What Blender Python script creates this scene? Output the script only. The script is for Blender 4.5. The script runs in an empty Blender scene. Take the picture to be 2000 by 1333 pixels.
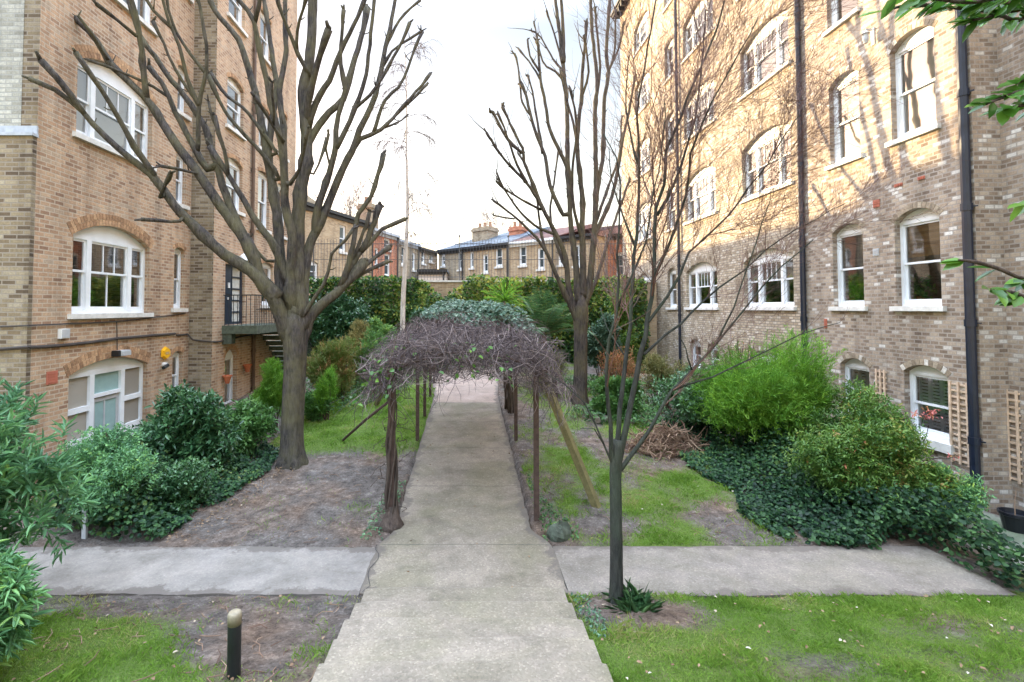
import bpy, math, random
import numpy as np
from mathutils import Vector, Matrix, noise
R = math.radians
SC = bpy.context.scene
COL = SC.collection
rnd = random.Random(7)
nr = np.random.RandomState(11)

# ------------------------------------------------------------ camera, sky, sun, exposure
EYE = 3.2
FPX, CX, HY, PITCH = 944.0, 915.0, 603.0, R(1.8)
CY = HY - FPX * math.tan(PITCH)
cam_d = bpy.data.cameras.new('camera')
cam = bpy.data.objects.new('camera', cam_d)
COL.objects.link(cam)
cam.location = (0, 0, EYE)
cam.rotation_euler = (math.pi / 2 + PITCH, 0, 0)
cam_d.sensor_width = 36
cam_d.lens = FPX / 2000 * 36
cam_d.shift_x = (1000 - CX) / 2000
cam_d.shift_y = (CY - 666.5) / 2000
cam_d.clip_start = 0.05
cam_d.clip_end = 2000
SC.camera = cam

SUN_AZ, SUN_EL = R(43), R(13)            # azimuth left of the view direction
SUN_V = Vector((-math.sin(SUN_AZ) * math.cos(SUN_EL), math.cos(SUN_AZ) * math.cos(SUN_EL), math.sin(SUN_EL)))
sd = bpy.data.lights.new('sun', 'SUN')
sd.energy = 5.0
sd.angle = R(0.5)
sd.color = (1.0, 0.75, 0.42)
so = bpy.data.objects.new('sun', sd)
COL.objects.link(so)
so.rotation_euler = SUN_V.to_track_quat('Z', 'Y').to_euler()
so.location = SUN_V * 60

ZENITH_FILL = 14.0  # strength of the added fill light overhead
W = bpy.data.worlds.new('World')
SC.world = W
W.use_nodes = True
wn = W.node_tree
wn.nodes.clear()
sky = wn.nodes.new('ShaderNodeTexSky')
sky.sky_type = 'NISHITA'
sky.sun_disc = False
sky.sun_elevation = SUN_EL
sky.sun_rotation = -SUN_AZ
sky.altitude = 0
sky.air_density = 1.0
sky.dust_density = 0.4
sky.ozone_density = 1.0
hs = wn.nodes.new('ShaderNodeHueSaturation')
hs.inputs['Saturation'].default_value = 1.05
bg = wn.nodes.new('ShaderNodeBackground')
bg.inputs['Strength'].default_value = 0.15
wo = wn.nodes.new('ShaderNodeOutputWorld')
wn.links.new(sky.outputs[0], hs.inputs['Color'])
# sky overhead brightened out of view, fill light added to lift the shade
wtc = wn.nodes.new('ShaderNodeTexCoord'); wsx = wn.nodes.new('ShaderNodeSeparateXYZ')
wmr = wn.nodes.new('ShaderNodeMapRange'); wmr.interpolation_type = 'SMOOTHSTEP'
wmr.inputs['From Min'].default_value = 0.50; wmr.inputs['From Max'].default_value = 0.80
wmr.inputs['To Min'].default_value = 1.0; wmr.inputs['To Max'].default_value = ZENITH_FILL
wn.links.new(wtc.outputs['Generated'], wsx.inputs[0]); wn.links.new(wsx.outputs[2], wmr.inputs['Value'])
wmx = wn.nodes.new('ShaderNodeMix'); wmx.data_type = 'RGBA'; wmx.blend_type = 'MULTIPLY'; wmx.inputs[0].default_value = 1
wtn = wn.nodes.new('ShaderNodeCombineXYZ')
for _i, _k in enumerate((1.52, 1.06, 0.79)):
    _m = wn.nodes.new('ShaderNodeMath'); _m.operation = 'POWER'; _m.inputs[1].default_value = 1.0
    _q = wn.nodes.new('ShaderNodeMath'); _q.operation = 'MULTIPLY'; _q.inputs[1].default_value = _k
    wn.links.new(wmr.outputs[0], _m.inputs[0]); wn.links.new(_m.outputs[0], _q.inputs[0]); wn.links.new(_q.outputs[0], wtn.inputs[_i])
wn.links.new(hs.outputs[0], wmx.inputs[6]); wn.links.new(wtn.outputs[0], wmx.inputs[7])
wn.links.new(wmx.outputs[2], bg.inputs['Color'])
wn.links.new(bg.outputs[0], wo.inputs['Surface'])
SC.view_settings.view_transform = 'Standard'
SC.view_settings.look = 'None'
SC.view_settings.gamma = 1
SC.view_settings.exposure = 1.64
SC.render.engine = 'CYCLES'
SC.cycles.max_bounces = 6
SC.cycles.diffuse_bounces = 3
SC.cycles.glossy_bounces = 3
SC.cycles.transparent_max_bounces = 16
SC.cycles.sample_clamp_indirect = 4
SC.cycles.caustics_reflective = False
SC.cycles.caustics_refractive = False
SC.cycles.use_denoising = True

# ------------------------------------------------------------ photograph pixel -> place in the world
def ray(px, py):
    u, v = (px - CX) / FPX, -(py - CY) / FPX
    c, s = math.cos(PITCH), math.sin(PITCH)
    return Vector((u, c - v * s, s + v * c))
def PY(px, py, Y):
    d = ray(px, py); t = Y / d.y
    return Vector((d.x * t, Y, EYE + d.z * t))
def PXW(px, py, X):
    d = ray(px, py); t = X / d.x
    return Vector((X, d.y * t, EYE + d.z * t))

def sstep(a, b, x):
    t = min(1, max(0, (x - a) / (b - a)))
    return t * t * (3 - 2 * t)
def tz(x, y):
    z = 0.06 * max(min(y, 22) - 7, 0)
    z += 0.24 * max(5.45 - max(y, -1.0), 0) * (1.0 - 0.65 * sstep(6.2, 7.4, x))
    s = sstep(6.15, 7.3, x)
    if y > 2: z = z * (1 - s) - 0.15 * s
    z += 0.28 * sstep(-4.6, -6.0, x) * sstep(6.0, 8.0, y) * (1 - sstep(-6.4, -7.0, x))
    return z
def GP(px, py):
    d = ray(px, py)
    lo = 2.0
    for k in range(4000):
        t = lo + k * 0.01
        x, y, z = d.x * t, d.y * t, EYE + d.z * t
        if z <= tz(x, y): return Vector((x, y, tz(x, y)))
    return Vector((x, y, z))

# ------------------------------------------------------------ object helpers
def link(o, parent=None):
    COL.objects.link(o)
    if parent is not None: o.parent = parent
    return o
def tag(o, label=None, cat=None, group=None, kind=None):
    if label: o['label'] = label
    if cat: o['category'] = cat
    if group: o['group'] = group
    if kind: o['kind'] = kind
    return o
def thing(name, label, cat, loc=(0, 0, 0), group=None):
    o = bpy.data.objects.new(name, None)
    o.empty_display_size = 0.2
    o.location = loc
    link(o)
    return tag(o, label, cat, group)

class MB:
    def __init__(s): s.v = []; s.f = []; s.m = []; s.t = []
    def face(s, idx, mi=0, tint=None):
        s.f.append(tuple(idx)); s.m.append(mi); s.t.append(rnd.random() if tint is None else tint)
    def box(s, x0, x1, y0, y1, z0, z1, mi=0, tint=None):
        b = len(s.v); t = rnd.random() if tint is None else tint
        for z in (z0, z1):
            s.v += [(x0, y0, z), (x1, y0, z), (x1, y1, z), (x0, y1, z)]
        for q in ((0, 3, 2, 1), (4, 5, 6, 7), (0, 1, 5, 4), (1, 2, 6, 5), (2, 3, 7, 6), (3, 0, 4, 7)):
            s.face([b + i for i in q], mi, t)
    def quad(s, a, b, c, d, mi=0, tint=None):
        k = len(s.v); s.v += [tuple(a), tuple(b), tuple(c), tuple(d)]
        s.face((k, k + 1, k + 2, k + 3), mi, tint)
    def prism(s, poly, y0, y1, mi=0):
        """polygon in (x,z), counter-clockwise seen from -y, extruded along y"""
        n = len(poly); k = len(s.v); t = rnd.random()
        s.v += [(x, y0, z) for x, z in poly] + [(x, y1, z) for x, z in poly]
        s.face([k + i for i in range(n)], mi, t)
        s.face([k + n + i for i in reversed(range(n))], mi, t)
        for i in range(n):
            j = (i + 1) % n
            s.face((k + i, k + n + i, k + n + j, k + j), mi, t)
    def bar(s, a, b, w, h=None, mi=0):
        """square bar between two points"""
        a, b = Vector(a), Vector(b); h = h or w
        d = (b - a).normalized()
        up = Vector((0, 0, 1)) if abs(d.z) < 0.95 else Vector((0, 1, 0))
        x = d.cross(up).normalized() * (w / 2); y = x.cross(d).normalized() * (h / 2)
        k = len(s.v)
        for p in (a, b): s.v += [tuple(p - x - y), tuple(p + x - y), tuple(p + x + y), tuple(p - x + y)]
        t = rnd.random()
        for q in ((0, 1, 2, 3), (7, 6, 5, 4), (0, 4, 5, 1), (1, 5, 6, 2), (2, 6, 7, 3), (3, 7, 4, 0)):
            s.face([k + i for i in q], mi, t)
    def tube(s, pts, rad, sides=6, mi=0, rough=0.0, tint=None):
        pts = [Vector(p) for p in pts]
        n = len(pts)
        if n < 2: return
        if not hasattr(rad, '__len__'): rad = [rad] * n
        tn = rnd.random() if tint is None else tint
        x = None; k0 = len(s.v)
        for i in range(n):
            d = (pts[min(i + 1, n - 1)] - pts[max(i - 1, 0)])
            if d.length < 1e-7: d = Vector((0, 0, 1))
            d.normalize()
            if x is None:
                x = d.orthogonal().normalized()
            else:
                x = x - d * x.dot(d)
                x = x.normalized() if x.length > 1e-6 else d.orthogonal().normalized()
            y = d.cross(x)
            for j in range(sides):
                a = 2 * math.pi * j / sides
                r = rad[i] * (1 + (rnd.uniform(-rough, rough) if rough else 0))
                s.v.append(tuple(pts[i] + x * (math.cos(a) * r) + y * (math.sin(a) * r)))
        for i in range(n - 1):
            for j in range(sides):
                j2 = (j + 1) % sides
                s.face((k0 + i * sides + j, k0 + i * sides + j2, k0 + (i + 1) * sides + j2, k0 + (i + 1) * sides + j), mi, tn)
        s.face([k0 + j for j in reversed(range(sides))], mi, tn)
        s.face([k0 + (n - 1) * sides + j for j in range(sides)], mi, tn)
    def lathe(s, prof, cx=0, cy=0, seg=16, mi=0):
        k0 = len(s.v); n = len(prof)
        for r, z in prof:
            for j in range(seg):
                a = 2 * math.pi * j / seg
                s.v.append((cx + r * math.cos(a), cy + r * math.sin(a), z))
        for i in range(n - 1):
            for j in range(seg):
                j2 = (j + 1) % seg
                s.face((k0 + i * seg + j, k0 + i * seg + j2, k0 + (i + 1) * seg + j2, k0 + (i + 1) * seg + j), mi, 0.5)
        s.face([k0 + j for j in reversed(range(seg))], mi, 0.5)
        s.face([k0 + (n - 1) * seg + j for j in range(seg)], mi, 0.5)
    def build(s, name, mats, parent=None, smooth=False, loc=None, rotz=None):
        me = bpy.data.meshes.new(name)
        me.from_pydata(s.v, [], s.f)
        if not isinstance(mats, (list, tuple)): mats = [mats]
        for m in mats: me.materials.append(m)
        if len(mats) > 1: me.polygons.foreach_set('material_index', s.m)
        at = me.attributes.new('tint', 'FLOAT', 'FACE'); at.data.foreach_set('value', s.t)
        if smooth: me.polygons.foreach_set('use_smooth', [True] * len(s.f))
        o = link(bpy.data.objects.new(name, me), parent)
        if loc is not None: o.location = loc
        if rotz is not None: o.rotation_euler = (0, 0, rotz)
        return o

# ------------------------------------------------------------ materials
def newmat(name):
    m = bpy.data.materials.new(name); m.use_nodes = True
    nt = m.node_tree; b = nt.nodes['Principled BSDF']
    return m, nt, b
def N(nt, typ, **kw):
    n = nt.nodes.new(typ)
    for k, v in kw.items(): setattr(n, k, v)
    return n
def ramp(nt, stops, interp='LINEAR'):
    r = nt.nodes.new('ShaderNodeValToRGB'); r.color_ramp.interpolation = interp
    e = r.color_ramp.elements
    while len(e) < len(stops): e.new(0.5)
    for q, (p, c) in zip(e, stops): q.position = p; q.color = (*c, 1)
    return r
def math_n(nt, op, a, b=None):
    n = nt.nodes.new('ShaderNodeMath'); n.operation = op
    for i, x in enumerate((a, b)):
        if x is None: continue
        if isinstance(x, (int, float)): n.inputs[i].default_value = x
        else: nt.links.new(x, n.inputs[i])
    return n.outputs[0]
def mixc(nt, fac, a, b, mode='MIX'):
    n = nt.nodes.new('ShaderNodeMix'); n.data_type = 'RGBA'; n.blend_type = mode
    for key, x in ((0, fac), (6, a), (7, b)):
        if isinstance(x, (int, float)): n.inputs[key].default_value = x
        elif isinstance(x, tuple): n.inputs[key].default_value = (*x, 1)
        else: nt.links.new(x, n.inputs[key])
    return n.outputs[2]
def noise_n(nt, scale, detail=4, rough=0.6, vec=None, dist=0.0):
    n = nt.nodes.new('ShaderNodeTexNoise')
    n.inputs['Scale'].default_value = scale; n.inputs['Detail'].default_value = detail
    n.inputs['Roughness'].default_value = rough; n.inputs['Distortion'].default_value = dist
    if vec is not None: nt.links.new(vec, n.inputs['Vector'])
    return n.outputs['Fac']
def bump(nt, b, h, strength=0.3, dist=0.01):
    n = nt.nodes.new('ShaderNodeBump'); n.inputs['Strength'].default_value = strength
    n.inputs['Distance'].default_value = dist
    nt.links.new(h, n.inputs['Height']); nt.links.new(n.outputs[0], b.inputs['Normal'])
def plain(name, col, rough=0.6, metal=0.0, var=0.25, scale=6.0, bmp=0.0):
    m, nt, b = newmat(name)
    tc = N(nt, 'ShaderNodeTexCoord')
    f = noise_n(nt, scale, 5, 0.65, tc.outputs['Object'])
    lo = tuple(c * (1 - var) for c in col); hi = tuple(min(1, c * (1 + var)) for c in col)
    r = ramp(nt, [(0.3, lo), (0.7, hi)])
    nt.links.new(f, r.inputs[0]); nt.links.new(r.outputs[0], b.inputs['Base Color'])
    b.inputs['Roughness'].default_value = rough; b.inputs['Metallic'].default_value = metal
    if bmp: bump(nt, b, noise_n(nt, scale * 5, 4, 0.6, tc.outputs['Object']), bmp, 0.01)
    return m

def brick_mat(name, stops, mortar, w=0.225, h=0.075, ms=0.011, big=0.35):
    m, nt, b = newmat(name)
    tc = N(nt, 'ShaderNodeTexCoord'); sx = N(nt, 'ShaderNodeSeparateXYZ')
    nt.links.new(tc.outputs['Object'], sx.inputs[0])
    wob = noise_n(nt, 1.3, 2, 0.5, tc.outputs['Object'])
    u = math_n(nt, 'ADD', sx.outputs[0], sx.outputs[1])
    v = math_n(nt, 'ADD', sx.outputs[2], math_n(nt, 'MULTIPLY', wob, 0.02))
    row = math_n(nt, 'FLOOR', math_n(nt, 'DIVIDE', v, h))
    par = math_n(nt, 'FLOORED_MODULO', row, 2.0)
    off = math_n(nt, 'MULTIPLY', math_n(nt, 'SUBTRACT', 1.0, par), 0.5 * w)
    col = math_n(nt, 'FLOOR', math_n(nt, 'DIVIDE', math_n(nt, 'ADD', u, off), w))
    cv = N(nt, 'ShaderNodeCombineXYZ'); nt.links.new(col, cv.inputs[0]); nt.links.new(row, cv.inputs[1])
    wh = N(nt, 'ShaderNodeTexWhiteNoise', noise_dimensions='2D'); nt.links.new(cv.outputs[0], wh.inputs[0])
    rp = ramp(nt, stops); nt.links.new(wh.outputs['Value'], rp.inputs[0])
    uv = N(nt, 'ShaderNodeCombineXYZ'); nt.links.new(u, uv.inputs[0]); nt.links.new(v, uv.inputs[1])
    bt = N(nt, 'ShaderNodeTexBrick', offset=0.5, offset_frequency=2)
    nt.links.new(uv.outputs[0], bt.inputs['Vector'])
    for k, x in (('Scale', 1.0), ('Mortar Size', ms), ('Mortar Smooth', 0.15), ('Bias', 0.0), ('Brick Width', w), ('Row Height', h)):
        bt.inputs[k].default_value = x
    n1 = noise_n(nt, 0.55, 5, 0.65, tc.outputs['Object'])
    n2 = noise_n(nt, 28.0, 3, 0.6, tc.outputs['Object'])
    tone = ramp(nt, [(0.25, (1 - big,) * 3), (0.75, (1 + big * 0.6,) * 3)]); nt.links.new(n1, tone.inputs[0])
    c1 = mixc(nt, 1.0, rp.outputs[0], tone.outputs[0], 'MULTIPLY')
    t2 = ramp(nt, [(0.3, (0.78,) * 3), (0.7, (1.15,) * 3)]); nt.links.new(n2, t2.inputs[0])
    c2 = mixc(nt, 1.0, c1, t2.outputs[0], 'MULTIPLY')
    mpv = N(nt, 'ShaderNodeMapping'); mpv.inputs['Scale'].default_value = (2.4, 2.4, 0.22); nt.links.new(tc.outputs['Object'], mpv.inputs[0])
    t3 = ramp(nt, [(0.34, (0.70, 0.68, 0.66)), (0.52, (1, 1, 1)), (0.7, (1.10, 1.09, 1.06))]); nt.links.new(noise_n(nt, 1.0, 6, 0.7, mpv.outputs[0]), t3.inputs[0])
    c2 = mixc(nt, 1.0, c2, t3.outputs[0], 'MULTIPLY')
    c3 = mixc(nt, bt.outputs['Fac'], c2, mixc(nt, 1.0, mortar, t3.outputs[0], 'MULTIPLY'))
    nt.links.new(c3, b.inputs['Base Color'])
    b.inputs['Roughness'].default_value = 0.9
    hh = math_n(nt, 'SUBTRACT', math_n(nt, 'MULTIPLY', n2, 0.35), bt.outputs['Fac'])
    bump(nt, b, hh, 0.6, 0.008)
    return m
def tint_mat(name, stops, rough=0.8, trans=0.0, spec=0.3, nsc=0.0):
    """colour chosen per face by the 'tint' attribute (leaves, single bricks, slats)"""
    m, nt, b = newmat(name)
    at = N(nt, 'ShaderNodeAttribute', attribute_name='tint')
    rp = ramp(nt, stops); nt.links.new(at.outputs['Fac'], rp.inputs[0])
    c = rp.outputs[0]
    if nsc:
        tc = N(nt, 'ShaderNodeTexCoord'); f = noise_n(nt, nsc, 4, 0.6, tc.outputs['Object'])
        t2 = ramp(nt, [(0.3, (0.7,) * 3), (0.7, (1.25,) * 3)]); nt.links.new(f, t2.inputs[0])
        c = mixc(nt, 1.0, c, t2.outputs[0], 'MULTIPLY')
    nt.links.new(c, b.inputs['Base Color'])
    b.inputs['Roughness'].default_value = rough
    b.inputs['Specular IOR Level'].default_value = spec
    if trans:
        tr = N(nt, 'ShaderNodeBsdfTranslucent'); nt.links.new(c, tr.inputs[0])
        mx = N(nt, 'ShaderNodeMixShader'); mx.inputs[0].default_value = trans
        nt.links.new(b.outputs[0], mx.inputs[1]); nt.links.new(tr.outputs[0], mx.inputs[2])
        nt.links.new(mx.outputs[0], nt.nodes['Material Output'].inputs['Surface'])
    return m
def leaf_mat(name, stops, rough=0.45, trans=0.3, spec=0.4): return tint_mat(name, stops, rough, trans, spec)
def glass_mat(name, tint=(0.86, 0.9, 0.92), boost=0.15):
    m, nt, b = newmat(name); nt.nodes.remove(b)
    tr = N(nt, 'ShaderNodeBsdfTransparent'); tr.inputs[0].default_value = (*tint, 1)
    gl = N(nt, 'ShaderNodeBsdfGlossy'); gl.inputs['Roughness'].default_value = 0.03
    tc = N(nt, 'ShaderNodeTexCoord')
    bp = N(nt, 'ShaderNodeBump'); bp.inputs['Strength'].default_value = 0.08; bp.inputs['Distance'].default_value = 0.02
    nt.links.new(noise_n(nt, 2.2, 1, 0.4, tc.outputs['Object']), bp.inputs['Height'])
    nt.links.new(bp.outputs[0], gl.inputs['Normal'])
    fr = N(nt, 'ShaderNodeFresnel'); fr.inputs[0].default_value = 1.55
    fac = math_n(nt, 'ADD', math_n(nt, 'MULTIPLY', fr.outputs[0], 3.0), boost)
    mn = math_n(nt, 'MINIMUM', fac, 0.95)
    mx = N(nt, 'ShaderNodeMixShader')
    nt.links.new(mn, mx.inputs[0]); nt.links.new(tr.outputs[0], mx.inputs[1]); nt.links.new(gl.outputs[0], mx.inputs[2])
    nt.links.new(mx.outputs[0], nt.nodes['Material Output'].inputs['Surface'])
    return m

M = {}
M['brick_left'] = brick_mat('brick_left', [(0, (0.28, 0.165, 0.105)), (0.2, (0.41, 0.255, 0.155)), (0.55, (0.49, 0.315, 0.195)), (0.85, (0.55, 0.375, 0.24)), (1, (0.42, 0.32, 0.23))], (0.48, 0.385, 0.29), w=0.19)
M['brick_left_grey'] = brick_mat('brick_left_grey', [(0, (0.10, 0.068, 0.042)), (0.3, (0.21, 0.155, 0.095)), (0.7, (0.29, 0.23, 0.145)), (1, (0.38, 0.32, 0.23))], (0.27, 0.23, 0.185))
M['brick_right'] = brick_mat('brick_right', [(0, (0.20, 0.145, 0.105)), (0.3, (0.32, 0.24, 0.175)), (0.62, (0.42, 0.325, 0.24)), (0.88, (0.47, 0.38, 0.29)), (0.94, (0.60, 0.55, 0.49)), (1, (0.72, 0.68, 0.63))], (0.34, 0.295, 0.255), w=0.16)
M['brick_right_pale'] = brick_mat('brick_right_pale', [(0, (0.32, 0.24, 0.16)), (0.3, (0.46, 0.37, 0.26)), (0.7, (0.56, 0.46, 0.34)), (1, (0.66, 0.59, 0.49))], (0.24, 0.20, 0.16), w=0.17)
M['brick_white'] = brick_mat('brick_white', [(0, (0.30, 0.29, 0.25)), (0.5, (0.42, 0.41, 0.36)), (1, (0.54, 0.53, 0.48))], (0.32, 0.32, 0.30), big=0.25)
M['brick_sand'] = brick_mat('brick_sand', [(0, (0.36, 0.25, 0.15)), (0.5, (0.48, 0.34, 0.2)), (1, (0.55, 0.42, 0.27))], (0.42, 0.35, 0.26))
M['brick_red'] = brick_mat('brick_red', [(0, (0.42, 0.12, 0.06)), (0.5, (0.52, 0.17, 0.085)), (1, (0.6, 0.24, 0.13))], (0.45, 0.28, 0.2))
M['brick_brown'] = brick_mat('brick_brown', [(0, (0.25, 0.19, 0.12)), (0.5, (0.35, 0.28, 0.18)), (1, (0.42, 0.35, 0.25))], (0.35, 0.3, 0.24))
M['voussoir_left'] = tint_mat('voussoir_left', [(0, (0.26, 0.15, 0.085)), (0.5, (0.42, 0.25, 0.14)), (1, (0.52, 0.33, 0.19))], 0.9, nsc=20)
M['voussoir_right'] = tint_mat('voussoir_right', [(0, (0.22, 0.17, 0.12)), (0.6, (0.36, 0.29, 0.21)), (0.85, (0.42, 0.36, 0.28)), (1, (0.66, 0.62, 0.56))], 0.9, nsc=20)
M['white'] = plain('white_paint', (0.78, 0.80, 0.82), 0.45, var=0.07, scale=3)
M['cream'] = plain('cream_paint', (0.74, 0.66, 0.50), 0.55, var=0.08, scale=3)
M['sill'] = plain('stone_sill', (0.66, 0.64, 0.60), 0.8, var=0.18, scale=7)
M['sill_ochre'] = plain('ochre_lintel', (0.50, 0.32, 0.13), 0.8, var=0.15)
M['glass'] = glass_mat('window_glass')
M['glass_far'] = plain('far_window_glass', (0.05, 0.07, 0.08), 0.08, var=0.3, scale=1.5)
M['frosted'] = plain('frosted_glass', (0.30, 0.44, 0.43), 0.25, var=0.08)
M['blind_white'] = plain('white_blind', (0.80, 0.80, 0.78), 0.8, var=0.05)
M['blind_bamboo'] = tint_mat('bamboo_blind', [(0, (0.45, 0.24, 0.09)), (1, (0.66, 0.38, 0.16))], 0.8)
M['blind_grey'] = tint_mat('grey_blind', [(0, (0.26, 0.235, 0.2)), (1, (0.38, 0.35, 0.30))], 0.8)
M['curtain'] = plain('curtain_cloth', (0.5, 0.5, 0.46), 0.9, var=0.2, scale=14)
M['dark'] = plain('dark_interior', (0.03, 0.03, 0.03), 0.9)
M['pipe_black'] = plain('black_pipe_paint', (0.012, 0.018, 0.035), 0.35, var=0.3)
M['pipe_brown'] = plain('brown_pipe_paint', (0.10, 0.06, 0.04), 0.5, var=0.3)
M['fence_iron'] = plain('weathered_fence_iron', (0.10, 0.10, 0.105), 0.6, var=0.3)
M['iron'] = plain('black_iron', (0.018, 0.02, 0.024), 0.5, var=0.3)
M['cable'] = plain('cable_rubber', (0.05, 0.04, 0.035), 0.7, var=0.3)
M['lead'] = plain('lead_flashing', (0.42, 0.46, 0.52), 0.45, var=0.2)
M['slate'] = tint_mat('slate_tiles', [(0, (0.10, 0.13, 0.17)), (1, (0.20, 0.25, 0.31))], 0.5, nsc=3)
M['clay_tile'] = tint_mat('clay_tiles', [(0, (0.28, 0.09, 0.06)), (1, (0.42, 0.17, 0.12))], 0.8, nsc=3)
M['brown_tile'] = tint_mat('brown_tiles', [(0, (0.18, 0.10, 0.10)), (1, (0.28, 0.17, 0.16))], 0.8, nsc=3)
M['concrete'] = None
M['terracotta'] = plain('terracotta', (0.42, 0.13, 0.06), 0.8, var=0.25)
M['old_pot'] = plain('old_clay_pot', (0.30, 0.19, 0.13), 0.9, var=0.3)
M['airbrick'] = plain('red_air_brick', (0.42, 0.13, 0.08), 0.8, var=0.2)
M['dull_cap'] = plain('dull_cap', (0.27, 0.225, 0.15), 0.6, var=0.3, scale=20)
M['yellow'] = plain('yellow_plastic', (0.85, 0.45, 0.02), 0.35, var=0.08)
M['grey_plastic'] = plain('grey_plastic', (0.45, 0.46, 0.47), 0.45, var=0.1)
M['white_plastic'] = plain('white_plastic', (0.75, 0.75, 0.74), 0.4, var=0.06)
M['black_plastic'] = plain('black_plastic', (0.015, 0.016, 0.018), 0.4, var=0.3)
M['door_navy'] = plain('navy_door_paint', (0.02, 0.03, 0.05), 0.35, var=0.2)
M['stone_grey'] = plain('mossy_stone', (0.075, 0.09, 0.065), 0.9, var=0.5, scale=9, bmp=0.6)
M['timber_green'] = plain('algae_timber', (0.17, 0.145, 0.06), 0.85, var=0.35, scale=14, bmp=0.4)
M['timber_dark'] = plain('dark_timber', (0.075, 0.045, 0.035), 0.85, var=0.4, scale=14, bmp=0.4)
M['timber_pale'] = plain('trellis_timber', (0.62, 0.46, 0.33), 0.8, var=0.25, scale=10)
M['log'] = plain('weathered_log', (0.22, 0.18, 0.15), 0.9, var=0.4, scale=10, bmp=0.5)
M['pot_black'] = plain('black_pot', (0.012, 0.014, 0.02), 0.35, var=0.3)
M['render_wall'] = plain('pale_render', (0.66, 0.60, 0.54), 0.9, var=0.12, scale=2)

def bark_mat(name, a, b_, moss, mossw=0.5, sc=3.0):
    m, nt, b = newmat(name)
    tc = N(nt, 'ShaderNodeTexCoord'); mp = N(nt, 'ShaderNodeMapping'); mp.inputs['Scale'].default_value = (7, 7, 1.3)
    nt.links.new(tc.outputs['Object'], mp.inputs[0])
    f = noise_n(nt, sc, 6, 0.7, mp.outputs[0], 0.4)
    r = ramp(nt, [(0.36, a), (0.64, b_)]); nt.links.new(f, r.inputs[0])
    f2 = noise_n(nt, 1.6, 6, 0.7, tc.outputs['Object'])
    r2 = ramp(nt, [(0.42, (0, 0, 0)), (0.62, (mossw,) * 3)]); nt.links.new(f2, r2.inputs[0])
    nt.links.new(mixc(nt, r2.outputs[0], r.outputs[0], moss), b.inputs['Base Color'])
    b.inputs['Roughness'].default_value = 0.9
    b.inputs['Specular IOR Level'].default_value = 0.15
    bump(nt, b, f, 1.0, 0.05)
    return m
M['bark_lime'] = bark_mat('lime_bark', (0.030, 0.027, 0.027), (0.115, 0.10, 0.092), (0.165, 0.15, 0.075), 0.55)
M['bark_lime2'] = bark_mat('lime_bark_brown', (0.036, 0.030, 0.030), (0.12, 0.098, 0.088), (0.17, 0.145, 0.07), 0.5)
M['bark_small'] = bark_mat('smooth_green_bark', (0.030, 0.032, 0.030), (0.075, 0.075, 0.066), (0.075, 0.10, 0.065))
M['twig_red'] = plain('red_brown_twig', (0.12, 0.058, 0.045), 0.7, var=0.4, scale=1.5)
M['bark_birch'] = bark_mat('birch_bark', (0.40, 0.35, 0.31), (0.80, 0.74, 0.69), (0.70, 0.60, 0.52), 0.4, 2.0)
M['twig_far'] = plain('far_twig', (0.16, 0.12, 0.11), 0.8, var=0.2)
M['vine'] = tint_mat('vine_stem', [(0, (0.040, 0.030, 0.032)), (0.45, (0.095, 0.072, 0.074)), (0.8, (0.17, 0.13, 0.128)), (1, (0.32, 0.26, 0.245))], 0.8)
M['vine_trunk'] = bark_mat('vine_bark', (0.06, 0.045, 0.04), (0.15, 0.11, 0.09), (0.12, 0.1, 0.08))
M['brush'] = tint_mat('dead_brush', [(0, (0.12, 0.07, 0.05)), (0.6, (0.24, 0.15, 0.10)), (1, (0.36, 0.25, 0.17))], 0.9)
# ------------------------------------------------------------ ground, paths, steps
def fbm(x, y, s=1.0, o=4):
    return noise.fractal(Vector((x * s, y * s, 3.7)), 1.0, 2.0, o)
def dens(x, y):
    """how much grass grows at a spot, 0 bare earth .. 1 full"""
    n = fbm(x, y, 0.9) * 0.55 + fbm(x + 9, y - 4, 2.6) * 0.25
    if abs(x) < 1.0 and y > 5: return 0
    if y < 5.6:
        if x > 0:
            d = 0.88 + 0.85 * n
            d -= 1.3 * max(0, 1 - math.hypot((x - 1.75) / 0.9, (y - 5.0) / 0.6))
            d -= 0.35 * max(0, 1 - math.hypot((x - 3.0) / 0.5, (y - 3.9) / 0.3))
        else:
            d = 0.14 + 0.95 * sstep(-1.7, -2.9, x + 0.9 * (y - 4.0)) * (1 - 0.75 * sstep(4.5, 5.1, y)) + 0.6 * n
    elif x > 0:
        d = 0.48 + 1.15 * n
        d -= 0.75 * max(0, 1 - math.hypot((x - 1.9) / 1.1, (y - 7.2) / 0.7)) + 0.25 * sstep(1.7, 1.05, x)
        d -= 0.5 * sstep(10.5, 13.0, y) * sstep(2.4, 1.6, x)
    else:
        d = 0.04 + 0.5 * n + 0.85 * sstep(9.4, 11.0, y + 0.25 * fbm(x, y, 0.5)) - 0.2 * sstep(-1.7, -1.05, x)
        if y > 9: d -= 0.3 * max(0, 1 - math.hypot((x + 3.3) / 1.3, (y - 9.4) / 0.9))
    if x < -4.4 and y > 6: d -= 0.6
    if x > 4.6 and y > 6.5: d -= 0.5
    return min(1, max(0, d))

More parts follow.
